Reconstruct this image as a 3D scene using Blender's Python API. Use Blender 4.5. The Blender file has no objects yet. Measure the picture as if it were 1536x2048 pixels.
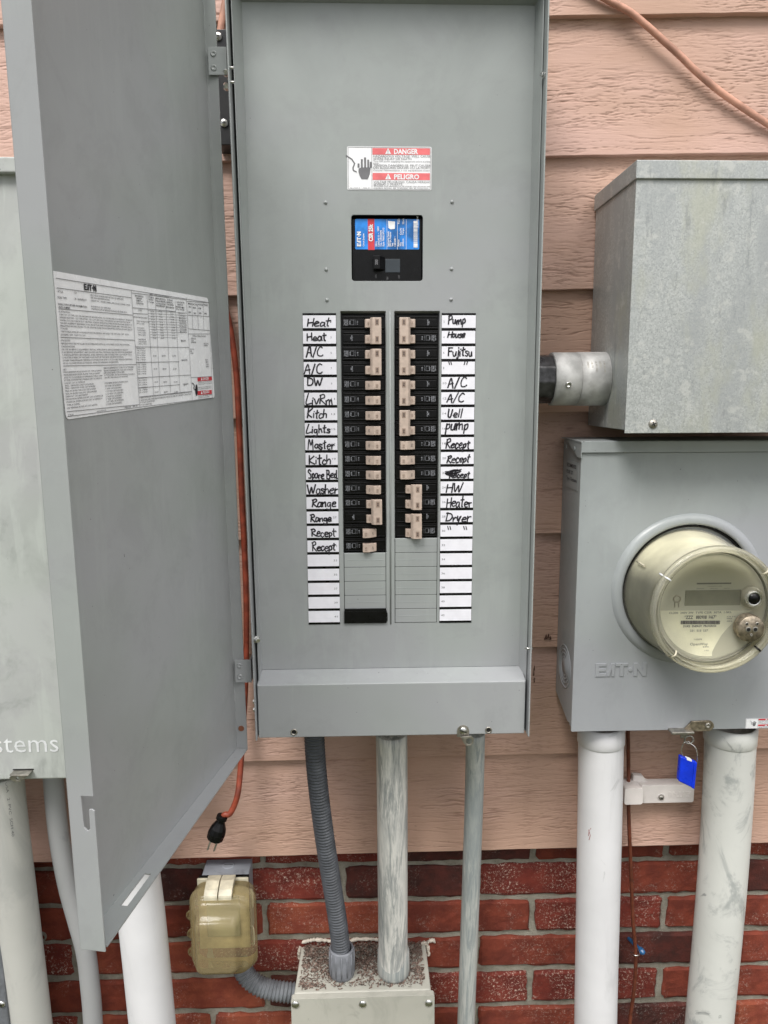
import bpy, bmesh, math, random
import numpy as np
from mathutils import Vector, Matrix
from mathutils.geometry import tessellate_polygon
R = math.radians
C = bpy.context.scene.collection
random.seed(7)

# ------------------------------------------------------------------ camera, sky, sun, exposure
F = 1500.0                                  # focal length in pixels of a 1536 x 2048 frame
PITCH, YAW, ROLL = R(8.87), R(1.76), R(0.22)
CAM = np.array([0.0, -1.115, 1.5])
cf = np.array([math.sin(YAW) * math.cos(PITCH), math.cos(YAW) * math.cos(PITCH), -math.sin(PITCH)])
r0 = np.array([math.cos(YAW), -math.sin(YAW), 0.0])
u0 = np.cross(r0, cf)
cr = math.cos(ROLL) * r0 - math.sin(ROLL) * u0
cu = math.sin(ROLL) * r0 + math.cos(ROLL) * u0
cam_data = bpy.data.cameras.new('camera')
cam_data.sensor_fit = 'VERTICAL'; cam_data.sensor_height = 36.0
cam_data.lens = 36.0 * F / 2048.0
cam_data.clip_start = 0.01; cam_data.clip_end = 200
cam = bpy.data.objects.new('camera', cam_data); C.objects.link(cam)
cam.matrix_world = Matrix(((cr[0], cu[0], -cf[0], CAM[0]), (cr[1], cu[1], -cf[1], CAM[1]), (cr[2], cu[2], -cf[2], CAM[2]), (0, 0, 0, 1)))
bpy.context.scene.camera = cam

SUN_EL, SUN_AZ = 54, -34                    # degrees: height of the hazy sun, and its swing to the left of straight behind the camera
world = bpy.data.worlds.new('World'); bpy.context.scene.world = world; world.use_nodes = True
wn, wl = world.node_tree.nodes, world.node_tree.links
wn.clear()
sky = wn.new('ShaderNodeTexSky'); sky.sky_type = 'NISHITA'; sky.sun_disc = False
sky.sun_elevation = R(SUN_EL); sky.sun_rotation = R(180 + SUN_AZ)
sky.air_density = 1.0; sky.dust_density = 4.0; sky.ozone_density = 1.0
hs = wn.new('ShaderNodeHueSaturation'); hs.inputs['Saturation'].default_value = 0.30
bg = wn.new('ShaderNodeBackground'); bg.inputs['Strength'].default_value = 0.100
wo = wn.new('ShaderNodeOutputWorld')
wl.new(sky.outputs[0], hs.inputs['Color']); wl.new(hs.outputs[0], bg.inputs[0]); wl.new(bg.outputs[0], wo.inputs[0])
sl = bpy.data.lights.new('sun', 'SUN'); sl.energy = 1.85; sl.angle = R(24); sl.color = (1.0, 0.965, 0.92)
sun = bpy.data.objects.new('sun', sl); C.objects.link(sun)
sd = Vector((math.sin(R(SUN_AZ)) * math.cos(R(SUN_EL)), -math.cos(R(SUN_AZ)) * math.cos(R(SUN_EL)), math.sin(R(SUN_EL))))
sun.rotation_euler = sd.to_track_quat('Z', 'Y').to_euler(); sun.location = (-1, -3, 5)
vs = bpy.context.scene.view_settings
vs.view_transform = 'Standard'; vs.look = 'None'; vs.gamma = 1; vs.exposure = 0.80
try: vs.use_curve_mapping = False
except Exception: pass

# ------------------------------------------------------------------ measuring
def at(px, py, Y):
    """world point on the vertical plane y = Y that the photograph shows at pixel (px, py)"""
    d = cf * F + cr * (px - 768) - cu * (py - 1024)
    t = (Y - CAM[1]) / d[1]
    p = CAM + d * t
    return Vector((p[0], p[1], p[2]))
def onplane(px, py, p0, n):
    d = cf * F + cr * (px - 768) - cu * (py - 1024)
    t = ((np.array(p0) - CAM) @ np.array(n)) / (d @ np.array(n))
    p = CAM + d * t
    return Vector((p[0], p[1], p[2]))

# ------------------------------------------------------------------ objects
def tag(o, label=None, cat=None, group=None, kind=None):
    if label: o['label'] = label
    if cat: o['category'] = cat
    if group: o['group'] = group
    if kind: o['kind'] = kind
    return o
def thing(name, label, cat, loc=(0, 0, 0), group=None):
    o = bpy.data.objects.new(name, None); C.objects.link(o); o.location = loc; o.empty_display_size = .05
    return tag(o, label, cat, group)
def wloc(o):
    v = Vector((0, 0, 0))
    while o is not None:
        v += o.location; o = o.parent
    return v

class MB:
    """collects shapes in world coordinates; build() makes ONE mesh object of them"""
    def __init__(s): s.v = []; s.f = []; s.sm = []
    def add(s, vs_, fs, smooth=False):
        b = len(s.v); s.v += [tuple(v) for v in vs_]
        s.f += [tuple(b + i for i in f) for f in fs]; s.sm += [smooth] * len(fs); return s
    def box(s, x0, x1, y0, y1, z0, z1):
        if x0 > x1: x0, x1 = x1, x0
        if y0 > y1: y0, y1 = y1, y0
        if z0 > z1: z0, z1 = z1, z0
        v = [(x0, y0, z0), (x1, y0, z0), (x1, y1, z0), (x0, y1, z0), (x0, y0, z1), (x1, y0, z1), (x1, y1, z1), (x0, y1, z1)]
        return s.add(v, [(0, 3, 2, 1), (4, 5, 6, 7), (0, 1, 5, 4), (1, 2, 6, 5), (2, 3, 7, 6), (3, 0, 4, 7)])
    def hexa(s, a, b):
        """a, b: two quads (4 points each, same order) joined to a solid"""
        return s.add(list(a) + list(b), [(0, 1, 2, 3), (7, 6, 5, 4), (0, 4, 5, 1), (1, 5, 6, 2), (2, 6, 7, 3), (3, 7, 4, 0)])
    def prism(s, poly, e, smooth=False):
        """poly: 3D outline, e: extrusion vector"""
        n = len(poly); e = Vector(e)
        a = [Vector(p) for p in poly]; b = [p + e for p in a]
        tris = tessellate_polygon([a])
        f = [tuple(t) for t in tris] + [tuple(i + n for i in reversed(t)) for t in tris]
        s.add(a + b, f)
        s.add(a + b, [(i, (i + 1) % n, (i + 1) % n + n, i + n) for i in range(n)], smooth)
        return s
    def plate(s, outer, holes, y0, y1):
        """outer and holes: lists of (x, z); a sheet between y0 (front) and y1 (back)"""
        loops = [outer] + list(holes)
        fr = [[Vector((x, y0, z)) for x, z in L] for L in loops]
        tris = tessellate_polygon(fr)
        pf = [p for L in fr for p in L]; n = len(pf)
        pb = [Vector((p.x, y1, p.z)) for p in pf]
        f = [tuple(t) for t in tris] + [tuple(i + n for i in reversed(t)) for t in tris]
        b = 0
        for L in loops:
            m = len(L)
            f += [(b + i, b + (i + 1) % m, b + (i + 1) % m + n, b + i + n) for i in range(m)]; b += m
        return s.add(pf + pb, f)
    def tube(s, pts, r, n=16, smooth=True, caps=True, resample=0):
        P = [Vector(p) for p in pts]
        if resample: P = catmull(P, resample)
        m = len(P); rr = r if callable(r) else (lambda t: r)
        t0 = (P[1] - P[0]).normalized()
        a = t0.orthogonal().normalized() if abs(t0.z) < .95 else (Vector((1, 0, 0)) - t0 * t0.x).normalized()
        vv = []
        for i in range(m):
            t = (P[min(i + 1, m - 1)] - P[max(i - 1, 0)]).normalized()
            a = (a - t * a.dot(t)).normalized(); b = t.cross(a)
            q = rr(i / (m - 1))
            for k in range(n):
                w = 2 * math.pi * k / n
                vv.append(P[i] + (a * math.cos(w) + b * math.sin(w)) * q)
        ff = [(i * n + k, i * n + (k + 1) % n, (i + 1) * n + (k + 1) % n, (i + 1) * n + k) for i in range(m - 1) for k in range(n)]
        s.add(vv, ff, smooth)
        if caps:
            s.add(vv[:n], [tuple(range(n))[::-1]]); s.add(vv[-n:], [tuple(range(n))])
        return s
    def lathe(s, c, axis, prof, n=48, smooth=True, squash=1.0):
        """prof: list of (radius, distance along axis)"""
        c = Vector(c); ax = Vector(axis).normalized()
        a = ax.orthogonal().normalized()
        if abs(ax.y) > .9: a = Vector((1, 0, 0))
        b = ax.cross(a)
        vv = []; 
        for r_, d in prof:
            for k in range(n):
                w = 2 * math.pi * k / n
                vv.append(c + ax * d + (a * math.cos(w) + b * math.sin(w) * squash) * max(r_, 1e-6))
        ff = [(i * n + k, i * n + (k + 1) % n, (i + 1) * n + (k + 1) % n, (i + 1) * n + k) for i in range(len(prof) - 1) for k in range(n)]
        return s.add(vv, ff, smooth)
    def mesh(s, name, off=Vector((0, 0, 0))):
        me = bpy.data.meshes.new(name)
        me.from_pydata([(v[0] - off[0], v[1] - off[1], v[2] - off[2]) for v in s.v], [], s.f)
        me.polygons.foreach_set('use_smooth', s.sm)
        bm = bmesh.new(); bm.from_mesh(me)
        bmesh.ops.remove_doubles(bm, verts=bm.verts, dist=1e-6)
        bmesh.ops.recalc_face_normals(bm, faces=bm.faces)
        bm.to_mesh(me); bm.free(); me.update()
        return me
    def build(s, name, m, parent=None, bevel=0, seg=2, label=None, kind=None, flat=False):
        if flat:
            off = wloc(parent) if parent else Vector((0, 0, 0))
            me = bpy.data.meshes.new(name)
            me.from_pydata([(v[0] - off[0], v[1] - off[1], v[2] - off[2]) for v in s.v], [], s.f); me.update()
        else:
            me = s.mesh(name, wloc(parent) if parent else Vector((0, 0, 0)))
        return link(name, me, m, parent, bevel=bevel, seg=seg, label=label, kind=kind)
def link(name, me, m, parent=None, loc=None, bevel=0, seg=2, label=None, kind=None):
    if m is not None and not me.materials: me.materials.append(m)
    o = bpy.data.objects.new(name, me); C.objects.link(o)
    if parent: o.parent = parent
    if loc is not None: o.location = loc
    if bevel:
        md = o.modifiers.new('bevel', 'BEVEL'); md.width = bevel; md.segments = seg; md.limit_method = 'ANGLE'; md.angle_limit = R(35)
    if label: o['label'] = label
    if kind: o['kind'] = kind
    return o
def catmull(P, k):
    P = [Vector(p) for p in P]
    Q = [P[0] * 2 - P[1]] + P + [P[-1] * 2 - P[-2]]
    out = []
    for i in range(1, len(Q) - 2):
        a, b, c, d = Q[i - 1], Q[i], Q[i + 1], Q[i + 2]
        for j in range(k):
            t = j / k
            out.append(.5 * ((2 * b) + (c - a) * t + (2 * a - 5 * b + 4 * c - d) * t * t + (3 * b - a - 3 * c + d) * t ** 3))
    out.append(P[-1]); return out
def rrect(x0, x1, z0, z1, r, n=5):
    if x0 > x1: x0, x1 = x1, x0
    if z0 > z1: z0, z1 = z1, z0
    o = []
    for cx, cz, a in ((x1 - r, z1 - r, 0), (x0 + r, z1 - r, 90), (x0 + r, z0 + r, 180), (x1 - r, z0 + r, 270)):
        for k in range(n + 1):
            w = R(a + 90 * k / n); o.append((cx + r * math.cos(w), cz + r * math.sin(w)))
    return o
def circ(cx, cz, r, n=16): return [(cx + r * math.cos(2 * math.pi * k / n), cz + r * math.sin(2 * math.pi * k / n)) for k in range(n)]

_tc = {}
def glyphs(body, bold=0.0):
    k = (body, bold)
    if k not in _tc:
        cu_ = bpy.data.curves.new('t', 'FONT'); cu_.body = body; cu_.size = 1; cu_.offset = bold; cu_.resolution_u = 2; cu_.fill_mode = 'FRONT'
        o = bpy.data.objects.new('t', cu_); C.objects.link(o)
        dg = bpy.context.evaluated_depsgraph_get(); me = bpy.data.meshes.new_from_object(o.evaluated_get(dg))
        vv = [(v.co.x, v.co.y) for v in me.vertices]; ff = [tuple(p.vertices) for p in me.polygons]
        bpy.data.objects.remove(o); bpy.data.curves.remove(cu_); bpy.data.meshes.remove(me)
        xs = [v[0] for v in vv] or [0]
        _tc[k] = (vv, ff, min(xs), max(xs))
    return _tc[k]
EX, EZ = Vector((1, 0, 0)), Vector((0, 0, 1))
def text(mb, body, p, size, width=None, align='L', bold=0.0, ex=EX, ez=EZ, n=None, depth=0):
    """flat lettering at p, cap height about .73 size; width forces the line length"""
    vv, ff, a, b = glyphs(body, bold)
    w = (b - a) or 1; sx = (width / w) if width else size
    o = Vector(p) - Vector(ex) * (w * sx * {'L': 0, 'C': .5, 'R': 1}[align])
    mb.add([o + Vector(ex) * ((x - a) * sx) + Vector(ez) * (y * size) for x, y in vv], ff)
LOGO = [[(0, 0), (0, 1), (.8, 1), (.8, .78), (.28, .78), (.28, .61), (.74, .61), (.74, .39), (.28, .39), (.28, .22), (.8, .22), (.8, 0)],
        [(.86, 0), (1.16, 1), (1.44, 1), (1.44, 0), (1.2, 0), (1.2, .55), (1.08, 0)], [(1.5, 1), (2.4, 1), (2.4, .78), (2.1, .78), (2.1, 0), (1.82, 0), (1.82, .78), (1.5, .78)],
        [(2.6 + .15 * math.cos(k * .5236), .5 + .15 * math.sin(k * .5236)) for k in range(12)],
        [(2.85, 0), (2.85, 1), (3.15, 1), (3.55, .45), (3.55, 1), (3.82, 1), (3.82, 0), (3.52, 0), (3.12, .58), (3.12, 0)]]
def logo(mb, p, w, h, ex=EX, ez=EZ, e=(0, -.0002, 0)):
    for L in LOGO: mb.prism([Vector(p) + Vector(ex) * (x / 3.82 * w) + Vector(ez) * (z * h) for x, z in L], e)
def quad(mb, a, b, c, d): mb.add([a, b, c, d], [(0, 1, 2, 3)])
def rect(mb, x0, x1, z0, z1, y): mb.add([(x0, y, z0), (x1, y, z0), (x1, y, z1), (x0, y, z1)], [(0, 1, 2, 3)])
def stroke(mb, pts, w, y):
    """pen line on the plane y: pts are (x, z)"""
    for i in range(len(pts) - 1):
        a, b = Vector(pts[i]), Vector(pts[i + 1]); d = b - a
        if d.length < 1e-7: continue
        d = d.normalized() * w * .5; q = Vector((-d.y, d.x)); a2, b2 = a - d * .6, b + d * .6
        yy = y - 2e-6 * (i % 7)
        mb.add([(p.x, yy, p.y) for p in (a2 - q, b2 - q, b2 + q, a2 + q)], [(0, 1, 2, 3)])

# ------------------------------------------------------------------ materials
class NT:
    def __init__(s, name):
        s.m = bpy.data.materials.new(name); s.m.use_nodes = True; s.n = s.m.node_tree.nodes; s.l = s.m.node_tree.links
        s.b = s.n['Principled BSDF']; s.out = s.n['Material Output']
        s.pos = s.n.new('ShaderNodeNewGeometry').outputs['Position']
    def map(s, scale=(1, 1, 1), rnd=0, src=None):
        mp = s.n.new('ShaderNodeMapping'); mp.inputs['Scale'].default_value = scale
        src = src or s.pos
        if rnd:
            oi = s.n.new('ShaderNodeObjectInfo'); mm = s.n.new('ShaderNodeMath'); mm.operation = 'MULTIPLY'; mm.inputs[1].default_value = rnd
            s.l.new(oi.outputs['Random'], mm.inputs[0]); ad = s.n.new('ShaderNodeVectorMath'); ad.operation = 'ADD'
            s.l.new(src, ad.inputs[0]); s.l.new(mm.outputs[0], ad.inputs[1]); src = ad.outputs[0]
        s.l.new(src, mp.inputs['Vector']); return mp.outputs[0]
    def noise(s, scale, detail=3, rough=.55, vec=None, dist=0):
        t = s.n.new('ShaderNodeTexNoise'); t.inputs['Scale'].default_value = scale; t.inputs['Detail'].default_value = detail
        t.inputs['Roughness'].default_value = rough; t.inputs['Distortion'].default_value = dist
        s.l.new(vec or s.pos, t.inputs['Vector']); return t.outputs['Fac']
    def ramp(s, v, lo, hi, a=0., b=1.):
        t = s.n.new('ShaderNodeMapRange'); t.inputs['From Min'].default_value = lo; t.inputs['From Max'].default_value = hi
        t.inputs['To Min'].default_value = a; t.inputs['To Max'].default_value = b; t.interpolation_type = 'SMOOTHSTEP'
        s.l.new(v, t.inputs['Value']); return t.outputs[0]
    def mix(s, f, a, b):
        t = s.n.new('ShaderNodeMix'); t.data_type = 'RGBA'
        for sock, v in ((t.inputs[0], f), (t.inputs[6], a), (t.inputs[7], b)):
            if hasattr(v, 'is_output') or isinstance(v, bpy.types.NodeSocket): s.l.new(v, sock)
            elif isinstance(v, (int, float)): sock.default_value = v
            else: sock.default_value = (*v, 1)
        return t.outputs[2]
    def math(s, op, a, b=0.):
        t = s.n.new('ShaderNodeMath'); t.operation = op
        for i, v in enumerate((a, b)):
            if isinstance(v, bpy.types.NodeSocket): s.l.new(v, t.inputs[i])
            else: t.inputs[i].default_value = v
        return t.outputs[0]
    def set(s, **k):
        for a, v in k.items():
            sock = s.b.inputs[{'base': 'Base Color', 'rough': 'Roughness', 'metal': 'Metallic', 'spec': 'Specular IOR Level', 'trans': 'Transmission Weight', 'coat': 'Coat Weight', 'coatr': 'Coat Roughness', 'sss': 'Subsurface Weight'}[a]]
            if isinstance(v, bpy.types.NodeSocket): s.l.new(v, sock)
            elif isinstance(v, tuple): sock.default_value = (*v, 1)
            else: sock.default_value = v
        return s
    def bump(s, h, strength, dist):
        t = s.n.new('ShaderNodeBump'); t.inputs['Strength'].default_value = strength; t.inputs['Distance'].default_value = dist
        s.l.new(h, t.inputs['Height'])
        if s.b.inputs['Normal'].links: s.l.new(s.b.inputs['Normal'].links[0].from_socket, t.inputs['Normal'])
        s.l.new(t.outputs[0], s.b.inputs['Normal']); return s
def plain(name, c, rough=.5, metal=0, vary=.06, scale=60, bump=0., bs=400, spec=.5):
    t = NT(name); f = t.noise(scale, 4)
    d = tuple(max(0, x * (1 - vary * 2.2)) for x in c); e = tuple(min(1, x * (1 + vary)) for x in c)
    t.set(base=t.mix(t.ramp(f, .3, .7), d, e), rough=t.ramp(t.noise(scale * .6, 3), .3, .7, max(.05, rough - .07), min(1, rough + .07)), metal=metal, spec=spec)
    if bump: t.bump(t.noise(bs, 3), bump, .001)
    return t.m
M = {}
def grey_paint(name, c, stain=.42, rough=.36):
    t = NT(name)
    big = t.noise(5, 4, .6); fine = t.noise(700, 2); mid = t.noise(15, 7, .70, dist=.4)
    base = t.mix(t.ramp(big, .35, .65), tuple(x * .94 for x in c), tuple(x * 1.05 for x in c))
    base = t.mix(t.ramp(t.noise(3.3, 2, .5, t.map((1, 1, 1.6))), .42, .62), base, (c[0] * 1.03, c[1] * .99, c[2] * 1.045))
    base = t.mix(t.math('MULTIPLY', t.ramp(mid, .50, .64), .34 * stain), base, tuple(x * .62 for x in c))      # handling smudges
    strk = t.math('MULTIPLY', t.noise(1, 4, .6, t.map((75, 75, 9))), t.ramp(t.noise(4, 2), .4, .6, .72, 1.06))
    base = t.mix(t.math('MULTIPLY', t.ramp(strk, .54, .66), .26 * stain), base, tuple(min(1, x * 1.35) for x in c))  # dried run marks
    pat = t.noise(3.2, 6, .72, t.map((1, 1, .8)), .5)
    base = t.mix(t.math('MULTIPLY', t.ramp(pat, .50, .60), .30 * stain), base, tuple(min(1, x * 1.30) for x in c))
    sp = t.noise(260, 1, .5)
    base = t.mix(t.math('MULTIPLY', t.ramp(sp, .80, .83), .7), base, (.05, .045, .04))
    t.set(base=base, rough=t.ramp(mid, .3, .7, rough - .06, rough + .1), spec=.5)
    t.bump(t.noise(900, 2), .10, .0004); t.bump(big, .25, .004)
    return t.m
M['grey'] = grey_paint('grey_enamel', (.298, .322, .316))
M['grey_meter'] = grey_paint('pale_grey_enamel', (.310, .336, .340), .4)
M['grey_door'] = grey_paint('door_enamel', (.305, .328, .320), .4, .34)
M['grey_left'] = grey_paint('mottled_grey_enamel', (.43, .46, .435), 1.3, .5)

def galvanised():
    t = NT('galvanised_steel')
    vor = t.n.new('ShaderNodeTexVoronoi'); vor.inputs['Scale'].default_value = 560; t.l.new(t.pos, vor.inputs['Vector'])
    bw = t.n.new('ShaderNodeRGBToBW'); t.l.new(vor.outputs['Color'], bw.inputs[0])
    a = t.mix(bw.outputs[0], (.30, .32, .315), (.52, .54, .53))
    b = t.mix(t.math('MULTIPLY', t.ramp(t.noise(1, 5, .65, t.map((16, 16, 4))), .42, .62), .6), a, (.33, .35, .355))
    g = t.mix(t.math('MULTIPLY', t.ramp(t.noise(1, 5, .65, t.map((14, 14, 6))), .50, .68), .55), b, (.42, .43, .34))      # yellowish mineral bloom
    w = t.mix(t.math('MULTIPLY', t.ramp(t.noise(30, 6, .75), .54, .64), .55), g, (.56, .57, .54)); w = t.mix(t.math('MULTIPLY', t.ramp(t.noise(1, 6, .75, t.map((42, 42, 9))), .56, .66), .5), w, (.22, .235, .235))
    t.set(base=w, rough=t.ramp(bw.outputs[0], 0, 1, .42, .62), metal=.45)
    t.bump(bw.outputs[0], .10, .0004); t.bump(t.noise(12, 3), .2, .003)
    return t.m
M['galv'] = galvanised()

def siding():
    t = NT('painted_siding')
    big = t.noise(2.6, 3, .5, t.map((1, 1, 1.4), 9)); mid = t.noise(14, 4, .6, t.map((.5, 1, 2), 5))
    c = t.mix(t.ramp(big, .36, .64), (.475, .308, .232), (.535, .355, .298))
    c = t.mix(t.math('MULTIPLY', t.ramp(mid, .45, .7), .35), c, (.42, .265, .195))
    c = t.mix(t.math('MULTIPLY', t.ramp(t.noise(150, 2), .74, .8), .55), c, (.20, .13, .10))
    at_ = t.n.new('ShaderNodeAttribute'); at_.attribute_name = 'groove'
    c = t.mix(t.math('MULTIPLY', at_.outputs['Fac'], .42), c, (.17, .085, .06))         # shade of the grain grooves painted into the colour
    t.set(base=c, rough=.62, spec=.35)
    v = t.map((22, 1, 420), 3); t.bump(t.noise(1, 3, .6, v, .6), .35, .0012)
    t.bump(t.noise(600, 2), .12, .0005)
    return t.m
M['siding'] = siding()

def brick(name, c1, c2, speck, spk_col=(.62, .50, .42)):
    t = NT(name); v = t.map((1, 1, 1), 7)
    c = t.mix(t.ramp(t.noise(26, 5, .65, v), .35, .65), c1, c2)
    c = t.mix(t.math('MULTIPLY', t.ramp(t.noise(240, 3, .6, v), .62, .74), .4), c, (.06, .026, .02))
    area = t.ramp(t.noise(18, 3, .5, t.map((1, 1, 1), 31)), .5 - speck * .22, .62 - speck * .1)
    sp = t.math('MULTIPLY', t.ramp(t.noise(260, 7, .85, v), .545, .61), area)
    c = t.mix(t.math('MULTIPLY', sp, min(1, speck + .35)), c, spk_col)
    t.set(base=c, rough=.85, spec=.25)
    t.bump(t.noise(90, 6, .7, v), .55, .003); t.bump(t.noise(500, 3, .7), .3, .001)
    return t.m
M['brick_red'] = brick('red_brick', (.215, .048, .028), (.14, .032, .021), .10)
M['brick_dark'] = brick('dark_brick', (.050, .020, .017), (.095, .026, .020), .06, (.45, .40, .36))
M['brick_speck'] = brick('speckled_brick', (.19, .036, .024), (.125, .024, .018), .66)
M['brick_orange'] = brick('orange_brick', (.27, .070, .038), (.19, .043, .026), .14)
def mortar():
    t = NT('mortar'); c = t.mix(t.ramp(t.noise(30, 5, .6), .35, .65), (.24, .225, .18), (.35, .33, .275))
    c = t.mix(t.ramp(t.noise(500, 3, .7), .58, .68), c, (.13, .12, .10)); c = t.mix(t.math('MULTIPLY', t.ramp(t.noise(38, 5, .7), .55, .70), .45), c, (.16, .10, .075))
    t.set(base=c, rough=.95); t.bump(t.noise(320, 5, .75), .9, .0025); return t.m
M['mortar'] = mortar()

def pvc(name, c, smear, sc=(9, 9, 2.5), dark=(.30, .31, .31), blot=.5, rough=.5):
    t = NT(name)
    c0 = t.mix(t.ramp(t.noise(6, 4, .6), .3, .7), c, tuple(x * .9 for x in c))
    a = t.ramp(t.noise(1, 6, .68, t.map(sc), 1.0), .50, .66)
    c0 = t.mix(t.math('MULTIPLY', a, smear), c0, dark)
    b = t.ramp(t.noise(28, 4, .6, None, .8), .66, .74)
    c0 = t.mix(t.math('MULTIPLY', b, blot), c0, tuple(x * .7 for x in dark))
    t.set(base=c0, rough=rough, spec=.4); t.bump(t.noise(300, 3), .1, .0006); return t.m
M['pvc_white'] = pvc('white_painted_conduit', (.70, .70, .72), .22, blot=.25)
M['pvc_dirty'] = pvc('smeared_white_conduit', (.62, .63, .60), .70, (16, 16, 11), (.27, .29, .29), .7)
M['pvc_bright'] = pvc('clean_white_conduit', (.76, .76, .78), .12, blot=.1)
M['pvc_grey'] = pvc('grey_conduit', (.34, .345, .35), .4, blot=.3)
M['pvc_cream'] = pvc('chalky_conduit', (.52, .52, .49), .45, (10, 10, 5), (.33, .34, .33), .3)
def streaked(name, a, b, amt, vs_=90):
    t = NT(name)
    f = t.ramp(t.noise(1, 5, .7, t.map((vs_, vs_, 6)), .7), .42, .55); g = t.ramp(t.noise(5, 3), .25, .5)
    fi = t.ramp(t.noise(1, 4, .7, t.map((vs_ * 3.4, vs_ * 3.4, 9)), .3), .40, .62)
    c = t.mix(t.math('MULTIPLY', t.math('MULTIPLY', t.math('ADD', t.math('MULTIPLY', f, .6), t.math('MULTIPLY', fi, .4)), g), amt), a, b)
    t.set(base=c, rough=.55); t.bump(f, .15, .0006); return t.m
M['streak'] = streaked('brush_painted_conduit', (.30, .315, .315), (.74, .73, .69), 1.0)
M['streak2'] = streaked('thinly_painted_conduit', (.26, .29, .295), (.52, .53, .50), .9, 130)
M['flex'] = plain('dark_grey_flex', (.085, .092, .105), .5, vary=.12)
M['flex_l'] = plain('grey_flex', (.15, .16, .175), .5, vary=.12)
M['fitting'] = plain('grey_fitting', (.21, .22, .245), .5, vary=.1, bump=.1)
M['black'] = plain('black_plastic', (.0035, .0035, .004), .30, vary=.15, scale=90, spec=.25)
M['black_matt'] = plain('matt_black', (.002, .002, .002), .8)
M['black_metal'] = plain('black_painted_steel', (.012, .012, .013), .4)
M['tan'] = plain('tan_handle_plastic', (.51, .41, .345), .42, vary=.06, scale=150)
M['tan_dark'] = plain('recessed_tan_plastic', (.30, .22, .175), .6)
M['print_light'] = plain('light_print', (.30, .31, .34), .5)
M['ink'] = plain('black_ink', (.010, .008, .014), .45)
M['ink_grey'] = plain('grey_ink', (.16, .16, .17), .5)
M['paper'] = plain('white_paper', (.78, .78, .84), .5, vary=.02, scale=90)
M['label_white'] = plain('glossy_white_label', (.84, .85, .87), .28, vary=.03)
M['red'] = plain('red_print', (.62, .045, .06), .35, vary=.08)
M['red_faded'] = plain('faded_red_print', (.78, .17, .18), .4, vary=.08)
M['blue'] = plain('blue_label', (.02, .22, .68), .22, vary=.25, scale=50)
M['white_print'] = plain('white_print', (.82, .84, .86), .4)
M['zinc'] = plain('zinc_plated_steel', (.62, .62, .60), .28, 1., vary=.1, scale=200)
M['steel_dull'] = plain('dull_steel', (.42, .40, .36), .42, .9, vary=.15, scale=120)
M['bronze'] = plain('dull_bronze', (.34, .29, .22), .45, .8, vary=.2, scale=200)
M['aluminium'] = plain('cast_aluminium', (.52, .52, .51), .5, .15, vary=.12, scale=50, bump=.2, bs=500)
M['black_nipple'] = plain('tarred_steel', (.055, .055, .058), .3, .3, vary=.5, scale=45, bump=.3, bs=150)
M['seal_blue'] = plain('blue_seal_plastic', (.004, .035, .62), .25, vary=.1)
M['bar_white'] = plain('off_white_plastic', (.70, .655, .63), .45, vary=.05, scale=25)
M['orange'] = plain('orange_cord', (.27, .052, .026), .5, vary=.18, scale=70)
M['pink_cord'] = plain('painted_over_cord', (.52, .27, .19), .5, vary=.15, scale=40)
M['brown_wire'] = plain('brown_cable', (.13, .035, .018), .35, vary=.2, scale=60)
M['amber'] = None
M['beige_box'] = pvc('weathered_beige_pvc', (.46, .455, .40), .45, (20, 20, 14), (.31, .31, .27), .3)
M['grey_box'] = pvc('painted_outlet_box', (.34, .36, .40), .35, (30, 30, 20), (.10, .10, .10), .6)
M['cream'] = plain('yellowed_plastic', (.56, .52, .40), .4, vary=.12, scale=50)
M['caulk'] = plain('cream_caulk', (.62, .56, .48), .7, vary=.12, bump=.5, bs=120)
M['blue_wire'] = plain('blue_wire_clip', (.02, .10, .24), .4)
M['lcd'] = plain('unlit_display', (.23, .235, .155), .2, vary=.06)
M['meter_case'] = plain('yellowed_meter_case', (.66, .65, .54), .5, vary=.10, scale=18)
M['meter_face'] = plain('meter_face_plate', (.66, .655, .55), .45, vary=.04, scale=12)
M['meter_card'] = plain('cream_meter_card', (.95, .94, .76), .4, vary=.03)
def clear(name, tint, body, alpha, rough=.12):
    """thin plastic: part see-through, part surface reflection"""
    t = NT(name)
    tr = t.n.new('ShaderNodeBsdfTransparent'); tr.inputs[0].default_value = (*tint, 1)
    fr = t.n.new('ShaderNodeFresnel'); fr.inputs['IOR'].default_value = 1.5
    t.set(base=body, rough=rough, spec=.6)
    a = t.math('MAXIMUM', t.math('MULTIPLY', fr.outputs[0], 1.1), alpha)
    mx = t.n.new('ShaderNodeMixShader'); t.l.new(t.math('MINIMUM', a, 1.), mx.inputs[0]); t.l.new(tr.outputs[0], mx.inputs[1]); t.l.new(t.b.outputs[0], mx.inputs[2])
    t.l.new(mx.outputs[0], t.out.inputs[0]); return t
M['glass'] = clear('yellowed_clear_cover', (.99, .985, .95), (.80, .78, .66), .08, .07).m
M['rim'] = clear('thick_clear_rim', (.98, .975, .93), (.62, .61, .52), .30, .05).m
a_ = clear('amber_clear_cover', (.92, .84, .60), (.45, .37, .21), .36, .14); a_.bump(a_.noise(40, 3), .2, .002); M['amber'] = a_.m
def debris_mat():
    t = NT('leaf_litter'); oi = t.n.new('ShaderNodeNewGeometry')
    c = t.mix(t.ramp(t.noise(420, 1), .35, .65), (.055, .035, .026), (.26, .185, .15)); t.set(base=c, rough=.9); return t.m
M['debris'] = debris_mat()
def ground_mat():
    t = NT('grass_ground'); c = t.mix(t.ramp(t.noise(7, 6, .7), .35, .65), (.06, .085, .03), (.15, .14, .07)); t.set(base=c, rough=.95)
    t.bump(t.noise(60, 5, .7), .8, .03); return t.m
M['ground'] = ground_mat()

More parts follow.
